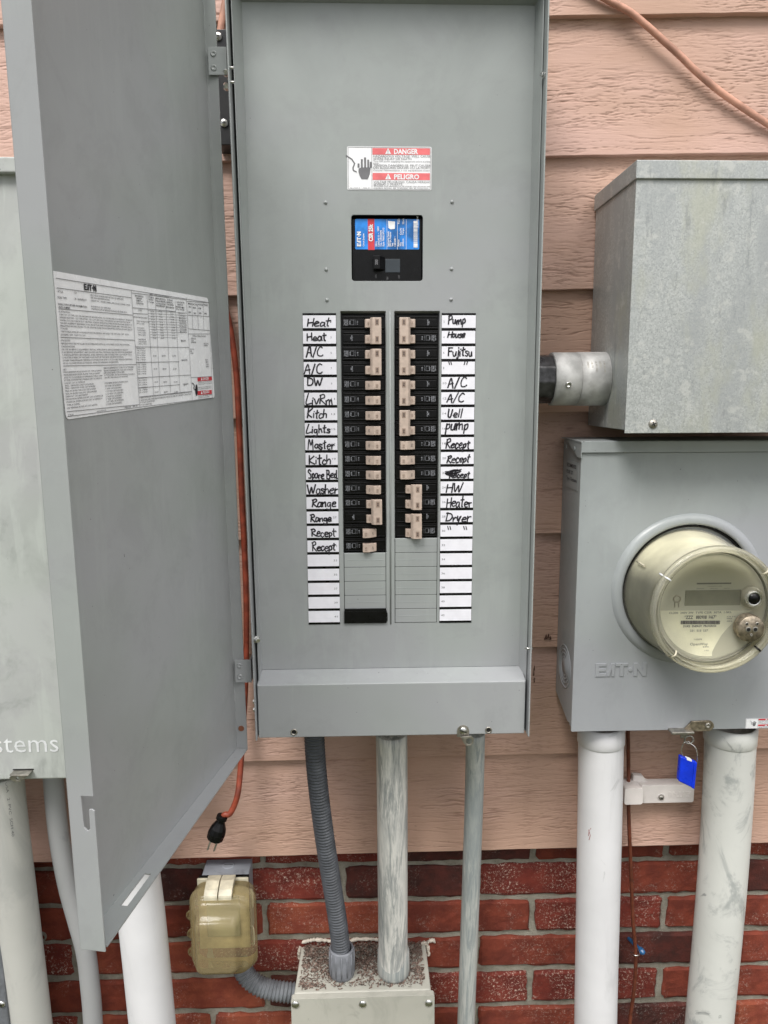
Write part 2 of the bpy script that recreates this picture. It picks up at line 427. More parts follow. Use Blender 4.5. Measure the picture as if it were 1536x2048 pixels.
# ------------------------------------------------------------------ noise for real relief
def perlin(x, y, seed=0):
    rng = np.random.RandomState(seed); p = rng.permutation(256); p = np.concatenate([p, p]); ang = rng.rand(256) * 2 * np.pi
    gx, gy = np.cos(ang), np.sin(ang)
    xi = np.floor(x).astype(int); yi = np.floor(y).astype(int); xf = x - xi; yf = y - yi
    u = xf * xf * xf * (xf * (xf * 6 - 15) + 10); v = yf * yf * yf * (yf * (yf * 6 - 15) + 10)
    def g(i, j, dx, dy):
        h = p[(p[i & 255] + j) & 255] & 255; return gx[h] * dx + gy[h] * dy
    a = g(xi, yi, xf, yf); b = g(xi + 1, yi, xf - 1, yf); c = g(xi, yi + 1, xf, yf - 1); d = g(xi + 1, yi + 1, xf - 1, yf - 1)
    return (a + (b - a) * u) * (1 - v) + (c + (d - c) * u) * v
def fbm(x, y, seed, o=3):
    s = 0; a = 1
    for k in range(o): s = s + a * perlin(x * 2 ** k, y * 2 ** k, seed + k); a *= .5
    return s

# ================================================================== SETTING
g = MB(); g.add([(-40, -60, 0), (40, -60, 0), (40, .4, 0), (-40, .4, 0)], [(0, 1, 2, 3)])
tag(g.build('ground', M['ground']), kind='structure')

# ---- lap siding: every board its own mesh with embossed wood grain
wall = thing('siding_wall', 'peach painted wood grain lap siding above the brick base', 'wall', (0, 0, .77))
zs = [.7724, .936, 1.1134, 1.2929, 1.4745, 1.6507, 1.8326, 2.0135, 2.195, 2.376, 2.557]
tilt = [.005, .007, .010, .012, .015, .018, .020, .025, .025, .025, .025]
XL, XR = -1.7, 1.9
for i in range(len(zs) - 1):
    vis = zs[i] < 2.1
    xs = np.concatenate([np.linspace(XL, -.66, 12)[:-1], np.linspace(-.66, .80, 640 if vis else 30), np.linspace(.80, XR, 12)[1:]])
    H = zs[i + 1] - zs[i] + .012
    nz = 190 if vis else 20
    v = np.linspace(0, 1, nz)
    X, V = np.meshgrid(xs, v)
    hh = V * H
    sx, sz = X + 7.3 * i, hh + 3.1 * i
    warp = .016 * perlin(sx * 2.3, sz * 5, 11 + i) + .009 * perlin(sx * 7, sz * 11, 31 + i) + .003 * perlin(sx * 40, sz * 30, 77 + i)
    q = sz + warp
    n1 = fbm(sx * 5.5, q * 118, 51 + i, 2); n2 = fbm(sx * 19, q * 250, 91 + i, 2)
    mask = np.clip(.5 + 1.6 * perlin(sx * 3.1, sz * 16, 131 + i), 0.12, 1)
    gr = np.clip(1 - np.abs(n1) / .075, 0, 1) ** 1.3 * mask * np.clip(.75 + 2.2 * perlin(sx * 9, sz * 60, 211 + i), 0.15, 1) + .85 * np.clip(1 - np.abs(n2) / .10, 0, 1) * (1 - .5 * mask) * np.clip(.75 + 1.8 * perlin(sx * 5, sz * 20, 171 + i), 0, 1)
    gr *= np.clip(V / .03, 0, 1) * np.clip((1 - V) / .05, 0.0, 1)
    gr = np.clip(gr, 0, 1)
    und = .0004 * perlin(sx * 6, sz * 60, 7)
    Y = -.006 + .012 * V + gr * .0015 + und
    edge = .0012 * perlin(sx * 30, sz * 0 + .5, 5 + i) * (V < .001)
    Z = zs[i] + hh + np.tan(tilt[i]) * (X - .36) + edge
    nx = len(xs)
    P = np.stack([X, Y, Z], -1).reshape(-1, 3)
    bot = P[:nx].copy(); bot[:, 1] = .0075
    P = np.concatenate([P, bot]) - np.array([0, 0, .77])
    idx = np.arange((nz - 1) * nx).reshape(nz - 1, nx)[:, :-1].ravel()
    fa = np.stack([idx, idx + 1, idx + nx + 1, idx + nx], -1)
    k = np.arange(nx - 1); fb = np.stack([nz * nx + k, nz * nx + k + 1, k + 1, k], -1)
    fa = np.concatenate([fa, fb])
    me = bpy.data.meshes.new('siding_board')
    me.vertices.add(len(P)); me.vertices.foreach_set('co', P.astype(np.float32).ravel())
    me.loops.add(len(fa) * 4); me.loops.foreach_set('vertex_index', fa.astype(np.int32).ravel())
    me.polygons.add(len(fa)); me.polygons.foreach_set('loop_start', np.arange(0, len(fa) * 4, 4, dtype=np.int32))
    me.polygons.foreach_set('use_smooth', np.array([True] * (len(fa) - nx + 1) + [False] * (nx - 1)))
    me.update(calc_edges=True)
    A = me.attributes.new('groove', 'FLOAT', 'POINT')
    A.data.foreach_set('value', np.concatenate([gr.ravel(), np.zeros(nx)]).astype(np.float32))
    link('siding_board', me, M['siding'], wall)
sb = MB(); sb.box(XL, XR, .012, .06, .80, 2.56); sb.build('sheathing', M['black_matt'], wall)

# ---- brick base
bw = thing('brick_wall', 'red brick base course wall below the siding', 'wall', (0, .03, 0))
YB = .030
BT = -.006
def brick_mesh(w, h, seed):
    nx, nz = 17, 7; rng = random.Random(seed)
    vv, ff = [], []
    for j in range(nz):
        for i in range(nx):
            u, v = i / (nx - 1), j / (nz - 1)
            ex = min(i, nx - 1 - i); ez = min(j, nz - 1 - j)
            y = rng.uniform(-.0008, .0008) + (.0030 if (ex == 0 or ez == 0) else 0)
            x = (u - .5) * w; z = (v - .5) * h
            if ex == 1: x = math.copysign(w / 2 - .004, x)
            if ez == 1: z = math.copysign(h / 2 - .004, z)
            if ez == 0: z += rng.uniform(-.0022, .0012)
            if ex == 0: x += rng.uniform(-.0024, .0014)
            if ex == 0 and ez == 0: x *= rng.uniform(.972, 1); z *= rng.uniform(.88, 1)
            vv.append((x, y, z))
    f = [(j * nx + i, j * nx + i + 1, (j + 1) * nx + i + 1, (j + 1) * nx + i) for j in range(nz - 1) for i in range(nx - 1)]
    ring = [i for i in range(nx)] + [j * nx + nx - 1 for j in range(1, nz)] + [(nz - 1) * nx + i for i in range(nx - 2, -1, -1)] + [j * nx for j in range(nz - 2, 0, -1)]
    b = len(vv)
    for r_ in ring: x, y, z = vv[r_]; vv.append((x, .03, z))
    m = len(ring); f += [(ring[k], b + k, b + (k + 1) % m, ring[(k + 1) % m]) for k in range(m)]
    me = bpy.data.meshes.new('brick'); me.from_pydata(vv, [], f); me.update(); return me
joint_z = [at(1300, y, YB).z for y in (1720, 1790, 1862, 1933, 2004)]
pitch = (joint_z[0] - joint_z[-1]) / 4
jz = [joint_z[0] + pitch] + joint_z + [joint_z[-1] - pitch * k for k in range(1, 8)]
bl = (at(1062, 1750, YB).x - at(521, 1750, YB).x) / 2
phA = at(1068, 1750, YB).x; phB = at(957, 1750, YB).x
mats = {'r': 'brick_red', 'd': 'brick_dark', 's': 'brick_speck', 'o': 'brick_orange'}
# colours of the bricks in the courses the photograph shows, from the left edge of the frame on
show = [[(521, 'r'), (792, 's'), (1062, 'd'), (1900, 'r')], [(139, 'r'), (412, 'd'), (683, 's'), (957, 'd'), (1230, 's'), (1489, 'r'), (1760, 'd')],
        [(530, 'r'), (792, 'o'), (1065, 'r'), (1342, 's'), (1900, 'r')], [(139, 's'), (412, 'o'), (683, 's'), (1230, 'r'), (1500, 'd'), (1900, 'r')],
        [(248, 'r'), (532, 'o'), (800, 'd'), (1337, 's'), (1600, 'r')], [(139, 's'), (683, 'o'), (1230, 'r'), (1480, 'd'), (1900, 'o')]]
meshes = {}
for mk in mats:
    for k in range(5):
        me = brick_mesh(bl - .0108, pitch - .0108, hash(mk) % 97 * 0 + ord(mk) * 7 + k); me.materials.append(M[mats[mk]]); meshes[mk, k] = me
rb = random.Random(4)
for r_ in range(len(jz) - 1):
    zc = (jz[r_] + jz[r_ + 1]) / 2
    ph = phA if r_ % 2 == 0 else phB
    n0 = math.floor((-.62 - ph) / bl)
    for k in range(-4, 14):
        x0 = ph + (n0 + k) * bl; xc = x0 + bl / 2
        if xc < -1.5 or xc > 1.7: continue
        s = show[r_] if r_ < len(show) else []
        c = next((q[1] for q in s if 722 + 1205 * xc < q[0]), rb.choice('rrrrdso'))
        o = link('brick', meshes[c, rb.randrange(5)], None, bw, (xc + rb.uniform(-.001, .001), rb.uniform(-.0012, .0012), zc + BT * (xc - .4) + rb.uniform(-.001, .001)))
        o.rotation_euler = (0, -BT + rb.uniform(-.004, .004), 0)
mm = MB(); mm.box(-1.6, 1.8, YB + .0060, YB + .06, 0, jz[0] + .02); mm.build('mortar_bed', M['mortar'], bw)

# ================================================================== MAIN PANEL
FY = -.150                    # face of the dead front
EY = -.185                    # front edge of the enclosure
ER = .2185; ELt, ELb = -.1478, -.1390
ZT, ZB = 1.992, 1.0525
panel = thing('electrical_panel', 'open grey breaker panel with handwritten circuit labels between siding and its swung door', 'breaker panel', (.04, -.03, ZB))
e = MB()
t_ = .0018
def ex_(z): return ELb + (ELt - ELb) * (z - ZB) / (ZT - ZB)
e.hexa([(ELb - t_, EY, ZB), (ELb, EY, ZB), (ELb, -.03, ZB), (ELb - t_, -.03, ZB)], [(ELt - t_, EY, ZT), (ELt, EY, ZT), (ELt, -.03, ZT), (ELt - t_, -.03, ZT)])
e.box(ER, ER + t_, EY, -.03, ZB - .001, ZT)
e.box(ELt, ER, -.032, -.030, ZB, ZT)
e.box(ELt - .01, ER + .008, EY - .012, -.03, ZT, ZT + .002)
e.box(ELb, ER, -.168, -.032, ZB, ZB + .002)
e.build('enclosure', M['grey'], panel, bevel=.0006, seg=2)
# dead front with its openings
OL = (-.0243, .0330); OR = (.0432, .1010)
ROW0, ROWN = 1.6001, 1.2000; RP = (ROW0 - ROWN) / 21
def rz(k): return ROW0 - RP * k
DT, DB = 1.9560, 1.1368
xl, xr = -.1352, .2118
mbx = (at(703, 500, FY).x, at(845.5, 500, FY).x, at(770, 562, FY).z, at(770, 430, FY).z)
df = MB()
hL = rrect(OL[0], OL[1], rz(16), ROW0 + .0035, .0012, 2); hR = rrect(OR[0], OR[1], rz(15), ROW0 + .0035, .0012, 2)
hL2 = rrect(OL[0] + .001, OL[1] - .001, rz(21) + .0006, rz(20), .0006, 1)
hM = rrect(*mbx, .0035, 5)
df.plate([(xl, DB), (xr, DB), (xr, DT), (xl, DT)], [hL, hR, hM, hL2], FY, FY + .0015)
df.build('dead_front', M['grey'], panel, bevel=.0004, seg=1)
rm = MB()                                      # raised border that runs out to the enclosure walls
BY, BW = -.170, .0048
zt2, zb2 = DT + .008, DB - .012
def xo(z): return ex_(z) + .0035
rm.add([(xl, FY, DB), (xo(zb2), BY, zb2), (xo(zt2), BY, zt2), (xl, FY, DT)], [(0, 1, 2, 3)])
rm.add([(xr, FY, DB), (ER - .0016, BY, zb2), (ER - .0016, BY, zt2), (xr, FY, DT)], [(3, 2, 1, 0)])
rm.add([(xl, FY, DT), (xo(zt2), BY, zt2), (ER - .0016, BY, zt2), (xr, FY, DT)], [(0, 1, 2, 3)])
rm.box(xo(zt2), ER - .0016, BY, BY + .004, zt2, ZT - .006)
o = rm.build('dead_front_border', M['grey'], panel)
md = o.modifiers.new('solid', 'SOLIDIFY'); md.thickness = .0012; md.offset = 0
inn = MB(); inn.box(-.1355, .2125, -.128, -.124, 1.06, 1.97)
inn.build('interior_shadow_plate', M['black_matt'], panel)
# opening lips
lip = MB()
for (a, b), zb_ in ((OL, rz(16)), (OR, rz(15))):
    zt = ROW0 + .0035
    lip.add([(a, FY + .001, zt + .0005), (b, FY + .001, zt + .0005), (b - .0005, FY + .014, zt - .0028), (a + .0005, FY + .014, zt - .0028)], [(0, 1, 2, 3)])
    for x, s in ((a, 1), (b, -1)):
        lip.add([(x, FY + .001, zt), (x, FY + .001, zb_), (x + s * .0012, FY + .012, zb_), (x + s * .0012, FY + .012, zt)], [(0, 1, 2, 3)])
o = lip.build('opening_lip', M['grey'], panel); md = o.modifiers.new('solid', 'SOLIDIFY'); md.thickness = .0008; md.offset = 0
rb_ = MB(); rb_.tube([((OL[1] + OR[0]) / 2, FY, ROW0 + .003), ((OL[1] + OR[0]) / 2, FY, ROWN - .002)], .0011, 8); rb_.build('centre_rib', M['grey'], panel)
for px, py in ((651, 405), (904, 404), (652.5, 539), (903, 538), (654, 600), (902, 599)):
    p = at(px, py, FY); b = MB(); b.lathe(p, (0, -1, 0), [(.0024, 0), (.0021, .0008), (.0012, .0016), (0, .0019)], 12); b.build('dimple', M['grey'], panel)
# lower cover
lc = MB(); CY = -.178
ct, cm, cb = 1.1366, 1.1262, 1.0530
a0, a1, b0, b1 = -.1354, .2135, -.1378, .2150
th = .0016
lc.add([(a0, FY + .0005, ct), (a1, FY + .0005, ct), (b1, CY, cm), (b0, CY, cm), (b1, CY, cb), (b0, CY, cb), (b1, CY + .012, cb), (b0, CY + .012, cb)], [(0, 3, 2, 1), (3, 5, 4, 2), (5, 7, 6, 4)])
lc.add([(b1, CY, cm), (b1, CY, cb), (b1, CY + .02, cb), (b1, CY + .02, cm), (b0, CY, cm), (b0, CY, cb), (b0, CY + .02, cb), (b0, CY + .02, cm)], [(0, 1, 2, 3), (7, 6, 5, 4)])
lc.build('lower_cover', M['grey'], panel, bevel=.0012, seg=3)
for px, py in ((588, 1464), (977, 1460)):
    p = at(px, py, CY); b = MB(); b.lathe(p, (0, -1, 0), [(.0046, 0), (.0044, .0010), (.0032, .0012), (.0028, .0002)], 20); b.build('screw_collar', M['steel_dull'], panel)
    b = MB(); b.lathe(p + Vector((0, -.0003, 0)), (0, -1, 0), [(.0030, 0), (0, 0.0001)], 16); b.build('screw_hole', M['black_matt'], panel)
# hasp on the cover
p = at(926, 1461, CY)
hp = MB(); hp.prism([(p.x + x, CY, p.z + z) for x, z in [(-.008, -.0085), (.008, -.0085), (.008, 0)] + [(.008 * math.cos(w), .008 * math.sin(w)) for w in np.linspace(.2, math.pi - .2, 9)] + [(-.008, 0)]], (0, -.0012, 0))
ho = hp.build('hasp_plate', M['steel_dull'], panel, bevel=.0003)
b = MB(); b.lathe(p + Vector((0, -.0012, .0005)), (0, -1, 0), [(.0052, 0), (.0052, .0014), (.0040, .0026), (0, .003)], 20); b.build('hasp_screw', M['zinc'], ho)
b = MB(); b.box(-.0045, .0045, -.0003, .0003, -.0006, .0006); sv = [Matrix.Rotation(R(20), 4, 'Y') @ Vector(v) + p + Vector((0, -.0043, .0005)) for v in b.v]; b.v = [tuple(v) for v in sv]; b.build('screw_slot', M['black_matt'], ho)
q = at(936, 1481, CY - .004)
ol = [(-.0105, .0055), (.0045, .0068), (.0075, .003), (.007, -.003), (.0035, -.0075), (-.001, -.0078), (-.0045, -.0045)]
tb = MB(); tb.plate([(q.x + x, q.z + z) for x, z in ol], [circ(q.x + .0012, q.z - .0008, .0043, 14)], CY - .005, CY - .0035)
tb.build('lock_tab', M['steel_dull'], ho, bevel=.0003)
# side bolts
def bolt(p, ax, r, h, name='bolt', m='zinc', par=panel):
    b = MB(); b.lathe(p, ax, [(r * 1.35, 0), (r * 1.35, h * .2), (r, h * .22), (r, h * .85), (r * .8, h), (0, h)], 6, smooth=False); return b.build(name, M[m], par, bevel=.0003)
bolt(at(513, 1279, -.172) + Vector((0, 0, 0)), (.5, -1, 0), .0038, .006)
bolt(at(1087, 150, -.176), (-1, -.6, 0), .0028, .004)
bolt(Vector((ER + t_, -.150, at(1098, 150, -.150).z)), (1, 0, 0), .0085, .007)
b = MB(); pz = at(1058, 1297, -.18).z; b.tube([(ER - .006, -.180, pz), (ER + .004, -.180, pz)], .0014, 10); b.build('bolt', M['zinc'], panel)
for px, py in ((458, 176), (459, 203)):
    z = at(px, py, -.12).z; b = MB(); b.lathe((ELt - .002, -.165, z), (-1, 0, 0), [(.0045, 0), (.0045, .005), (.003, .007), (0, .007)], 6, smooth=False); b.build('bolt', M['zinc'], panel)
    b = MB(); b.lathe((ex_(z) , -.178, z), (1, 0, 0), [(.0016, 0), (.0016, .004), (0, .005)], 8); b.build('bolt', M['zinc'], panel)
for px, py in ((505, 1388), (506, 1404)):
    z = at(px, py, -.15).z; b = MB(); b.lathe((ELb - .002, -.175, z), (-1, 0, 0), [(.0028, 0), (.0028, .003), (0, .0035)], 6, smooth=False); b.build('bolt', M['zinc'], panel)

# ---- door
H1 = Vector((-.1552, -.165, 1.0302)); AD = Vector((-.0667, -.3617, 0)).normalized(); ND = Vector((.983, -.1813, 0)).normalized()
DW = .3700; DZ = .965
LEAN = Vector((-.0088, 0, 1))                # the door hangs a little out of plumb
def dp(a, n, z): return H1 + AD * a + ND * n + LEAN * z
n_h, n_o = -.0145, -.0228            # depth of the pan at the hinge side and at the outer edge
SK0 = dp(0, n_h, 0); SK1 = dp(DW, n_o, 0); SD = (SK1 - SK0).normalized(); SN = SD.cross(LEAN).normalized(); SN = SN if SN.dot(ND) > 0 else -SN
def sk(px, py, off=0): return onplane(px, py, SK0 + SN * off, SN)
d = MB(); T = .0016
def slab(a, b, c, e_, n, t=T):
    n = Vector(n).normalized() * t; d.hexa([a, b, c, e_], [p + n for p in (a, b, c, e_)])
slab(SK0, SK1, SK1 + LEAN * DZ, SK0 + LEAN * DZ, -SN)
# hinge-side flange, bottom flange with its slot, outer flange with the latch cut-out
slab(dp(0, n_h, 0), dp(0, 0, 0), dp(0, 0, DZ), dp(0, n_h, DZ), -AD)
door = d.build('door', M['grey_door'], panel, bevel=.0005)
bf = MB()
p0, p1, p2, p3 = dp(.0015, n_h + .001, .0005), dp(DW - .001, n_o + .001, .0005), dp(DW - .012, 0, .0005), dp(.0015, 0, .0005)
sa0, sa1 = .270, .318
def bq(a, n): return dp(a, n, .0005)
def nn(a, f): return (n_h + (n_o - n_h) * a / DW) * (1 - f)
cells = [(.0015, sa0, 0, 1), (sa1, DW - .002, 0, 1), (sa0, sa1, 0, .34), (sa0, sa1, .66, 1)]
for A0, A1, f0, f1 in cells:
    bf.hexa([bq(A0, nn(A0, f0)), bq(A1, nn(A1, f0)), bq(A1, nn(A1, f1)), bq(A0, nn(A0, f1))], [v + Vector((0, 0, T)) for v in (bq(A0, nn(A0, f0)), bq(A1, nn(A1, f0)), bq(A1, nn(A1, f1)), bq(A0, nn(A0, f1)))])
bf.build('bottom_flange', M['grey_door'], door)
of = MB()
def ofp(n, z): return dp(DW, n, z)
zc = onplane(180, 1627, dp(DW, 0, 0), AD).z - H1.z
wn_ = -n_o
z1, z2, z3 = zc + .0165, zc + .0045, zc - .0150
out = [(n_o, -.0015), (0, -.0015), (0, z2 - .001), (-.0022, z2 + .0005), (-.0050, z2), (-.0052, z3 + .002), (-.0075, z3), (-.0105, z3 + .003), (-.0112, z1 - .0005), (0, z1), (0, DZ), (n_o, DZ)]
out = [(0 if n == 0 else n, z) for n, z in out]
of.prism([ofp(n, z) for n, z in out], AD * T)
of.build('outer_flange', M['grey_door'], door, bevel=.0004)
# hinges
for py0, py1, xl0, xr0 in ((93, 150, 413, 455), (1320, 1365, 469, 503)):
    Y = -.168
    A = at(xl0, py0, Y); B = at(xr0, py1, Y)
    if xl0 == 413: A.x = at(416, 120, Y).x; B.x = at(453, 120, Y).x
    h = MB(); h.box(A.x, B.x, Y, Y + .0018, B.z, A.z); h.box(B.x - .0018, B.x, Y, Y + .06, B.z, A.z)
    ho = h.build('hinge', M['grey'], panel, bevel=.0005)
    for fz in (.25, .75):
        c = Vector((A.x + (B.x - A.x) * .30, Y, A.z + (B.z - A.z) * fz)); r_ = MB()
        r_.lathe(c, (0, -1, 0), [(.0036, .0001), (.0030, .0009), (.0022, .0011), (.0016, .0004), (0, .0003)], 16); r_.build('rivet', M['grey'], ho)
c = at(482.5, 1457, -.164); b = MB(); b.lathe(c, (.2, -1, 0), [(.0040, 0), (.0038, .0004), (.0034, .0004), (0, .0003)], 16); b.build('flange_hole', plain('rust_hole', (.22, .08, .04), .8), door)

# ---- instruction label inside the door
la = [sk(*q, .0004) for q in ((112, 550), (415.6, 596), (427.4, 800), (135, 838.7))]
cTR, cBR = la[1], la[2]
lx = ((la[1] - la[0]).normalized() + (la[2] - la[3]).normalized()).normalized(); lz = SN.cross(lx).normalized(); lz = lz if lz.z > 0 else -lz
LW = .312; LH = ((la[1] - la[2]).length + (la[0] - la[3]).length) / 2
LO = cTR - lx * LW                                # top-left corner, partly behind the outer flange
il = MB()
ol = rrect(0, LW, -LH, 0, .004, 4)
il.prism([LO + lx * x + lz * z for x, z in ol], SN * .0003)
ilo = il.build('instruction_label', M['label_white'], panel)
def lp(px, py, off=.0009):
    p = onplane(px, py, LO + SN * off, SN); return p
ink = MB(); lines = MB()
def zline(ax, ay, bx, by, w=.0005):               # a rule, from zoomed-photo coordinates
    a = lp(100 + ax / 4.389, 530 + ay / 4.389); b = lp(100 + bx / 4.389, 530 + by / 4.389)
    dd = (b - a).normalized(); qn = SN.cross(dd) * w * .5
    lines.add([a - qn, b - qn, b + qn, a + qn], [(0, 1, 2, 3)])
for L in [(52, 115, 1395, 330), (60, 200, 715, 287), (78, 384, 728, 440), (95, 634, 745, 660), (118, 886, 757, 873), (150, 1288, 785, 1225), (155, 1330, 1432, 1165),
          (714, 218, 790, 1250), (720, 245, 1200, 305), (728, 375, 1105, 408), (732, 424, 860, 432), (750, 718, 1222, 724), (757, 856, 1135, 848), (772, 990, 1238, 965), (778, 1078, 1140, 1050),
          (787, 1158, 1247, 1112), (852, 270, 912, 1140), (925, 285, 968, 1132), (1015, 300, 1060, 1120), (1100, 312, 1142, 1118), (1198, 285, 1250, 1190), (1203, 318, 1390, 330), (1212, 440, 1400, 452),
          (1215, 560, 1402, 575), (1218, 605, 1406, 605), (1395, 330, 1430, 1165), (1240, 988, 1420, 978), (1245, 330, 1255, 560), (1295, 330, 1305, 565), (1345, 330, 1352, 570)]: zline(*L)
for k in range(11):
    yy = 400 + k * 23.5; zline(862 + k * 2, yy, 1205 if k < 9 else 1120, yy + 22 - k * 2, .0003)
lines.build('label_rules', M['ink_grey'], ilo, flat=True)
def ztext(s, x0, y0, x1, hpx=14, bold=.0):
    a = lp(100 + x0 / 4.389, 530 + y0 / 4.389); b = lp(100 + x1 / 4.389, 530 + y0 / 4.389)
    a2 = a; w = (b - a).dot(lx)
    up = lp(100 + x0 / 4.389, 530 + (y0 - hpx) / 4.389); h = (up - a).dot(lz)
    text(ink, s, a2, h / .72, width=w, bold=bold, ex=lx, ez=lz)
a = lp(100 + 302 / 4.389, 530 + 218 / 4.389); b_q = lp(100 + 410 / 4.389, 530 + 232 / 4.389); logo(ink, a, (b_q - a).dot(lx), .0052, lx, lz, SN * .0001)
ztext('STYLE:', 70, 238, 118, 18); ztext('CH', 215, 250, 235, 18); ztext('SURE TYPE:', 68, 292, 150, 20); ztext('3R - RAINPROOF', 218, 305, 322, 18)
ztext('EWALL FOR FURTHER INFORMATION,', 75, 350, 325, 18, .01); ztext('ALOG NUMBER.', 76, 376, 180, 18, .01)
for s, x0, y0, x1 in [('ENCLOSED PANELBOARD RATING: 225 AMPS MAX.', 358, 270, 645), ('SEE MAIN BREAKER RATING.', 360, 293, 525), ('120/240 VAC 1 PHASE 3 WIRE; 208Y/120 VAC 3 PHASE 4 WIRE', 362, 318, 700), ('BUS RATING: 225 AMPS MAX.', 365, 370, 535), ('MAXIMUM SUM OF BREAKER RATINGS PER STAB: 225 A.', 367, 392, 675),
                      ('FORMATION', 80, 415, 175), ('E (EATON - UL TYPE) CSR, CSH, BW, BWH OR BACKFED ETHEL, CH, CHV REQUIRES HOLD DOWN KIT, PER BELOW.', 85, 440, 720), ('EAKERS (EATON - UL TYPE ETHEL, CH, CHT OR CHQ). THIS DEVICE ACCEPTS EATON TRON', 88, 465, 700), ('EAKERS. DO NOT BACK OUT NEUTRAL SCREWS OR INSTALL WIRE IN NEUTRAL BAR BENEATH IT.', 90, 490, 722), ('OR REPLACEMENT BREAKERS SHALL BE OF THE SAME MANUFACTURER AND TYPE AND SHALL', 92, 515, 715), ('ERRUPTING RATING EQUAL TO OR GREATER THAN THE INTERRUPTING RATING OF ANY CIRCUIT', 93, 540, 722), ('STALLED.', 95, 563, 160), ('TRIP IS INDICATED BY A HANDLE POSITION MIDWAY BETWEEN THE "ON" AND "OFF". MOVE', 98, 590, 690), ('EXTREME "OFF", THEN TO "ON".', 98, 618, 318),
                      ('ON NOTES', 98, 668, 180), ('NBOARD MUST BE INSTALLED IN ACCORDANCE WITH ALL APPLICABLE LOCAL AND NATIONAL', 100, 695, 700), ('E REGULATIONS.', 103, 722, 222), ('OR USE AS SERVICE EQUIPMENT, INSTALL APPROPRIATE SERVICE BARRIER KIT BELOW.', 104, 748, 688), ('D AS SERVICE EQUIPMENT. ANY UNUSED NEUTRAL TERMINALS MAY BE USED FOR EQUIPMENT', 106, 773, 722), ('S. FOR EQUIPMENT GROUNDING, WIRE TERMINALS ARE SUITABLE FOR (1) #14 OR UP TO (3)', 110, 797, 720), ('S. MULTIPLE WIRES IN THE SAME HOLE MUST BE THE SAME SIZE AND MATERIAL.', 112, 820, 650), ('OTHER THAN BREAKER TERMINALS SUITABLE FOR 60/75\u00b0C AL-CU WIRE. BREAKER TERMINALS', 114, 845, 725), ('OR AL-CU WIRE WHEN SO MARKED, REFER TO MARKINGS ON BREAKERS.', 116, 870, 605),
                      ('IES', 120, 925, 146), ('MAIN BREAKER HOLD DOWN KIT: TYPE # CHPHD', 122, 948, 455), ('MAIN BREAKER FILLER PLATE: TYPE # CHMFP', 124, 973, 440), ('ATES TO CLOSE BRANCH OPENINGS: TYPE # CHFP', 126, 997, 462), ('ET FOR CONVERTIBLE PANELS: CAT # CHPLD23', 128, 1020, 458), ('LUG KIT: CAT # CHPSK125', 130, 1045, 310), ('TRAL / GROUND LUGS: CAT # NL20', 132, 1068, 385), ('TRAL / GROUND LUGS: CAT # NL300', 134, 1090, 400), ('TRAL W/ BOND TAB LUGS: CAT # NLP20', 136, 1115, 405), ('TRAL W/ BOND TAB LUGS: CAT # NLP300', 138, 1140, 415), ('CREW KIT: CAT #BCM2KFTP', 140, 1163, 335), ('MECHANICAL INTERLOCK KIT: CAT # CHPMIKCSR', 143, 1187, 472), ('CHANICAL INTERLOCK KIT: CAT # CHPMIKCH', 146, 1212, 462), ('TYPE # CHPMG', 150, 1238, 265), ('ON TERMINAL BLOCK KIT: CAT # RISTB', 152, 1265, 418),
                      ('SERVICE BARRIER KIT (CSR): KIT # TCDSRBK', 472, 912, 735), ('SERVICE BARRIER KIT (CH): KIT # TMDSB', 474, 935, 728), ('GROUND BARS: TYPE # GBK', 476, 955, 655), ('or TYPE # GBK. (for Special Installation Instructions,', 478, 975, 748), ('see URL: http://eaton.com/residential)', 480, 995, 685),
                      ('FOR NEMA 3R ENCLOSURES ONLY:', 483, 1045, 690), ('3/4" HUB: CAT # DS075H1', 485, 1070, 632), ('1" HUB: CAT # DS100H1', 486, 1093, 628), ('1-1/4" HUB: CAT # DS125H1', 488, 1117, 645), ('1-1/2" HUB: CAT # DS150H1', 490, 1140, 646), ('2" HUB: CAT # DS200H2', 492, 1163, 632), ('2" HUB: CAT # DS200H1', 494, 1185, 633), ('2-1/2" HUB: CAT # DS250H2', 496, 1207, 650), ('3" HUB: CAT # DS300H2', 498, 1230, 634),
                      ('www.eaton.com', 412, 1290, 495), ('PUB52586    REV. 01', 658, 1258, 768), ('27 IN-238', 160, 1325, 208), ('SERIES SHORT CIRCUIT RATINGS', 875, 262, 1042), ('NONE', 778, 402, 808), ('METHOD MAIN DISCONNECT', 735, 462, 858),
                      ('* SERIES RATED FOR THE COLUMN AMPS KEY. FIT IF THE LINE/CENTER SIDE BREAKER MEETS THE LOAD', 790, 1172, 1240), ('* ALSO INCLUDES THESE BRANCH BREAKER FAMILIES: CH, CHB, CHT, CHFCAFGF, CHNGF, CHAF', 792, 1195, 1242), ('*** 1P & 2P, 125 AMPS MAX.', 793, 1215, 925), ('*** 2P, 70 AMPS MAX.', 795, 1238, 900), ('TYPICAL WIRING DIAGRAM', 1252, 628, 1368)]:
    ztext(s, x0, y0, x1, 15)
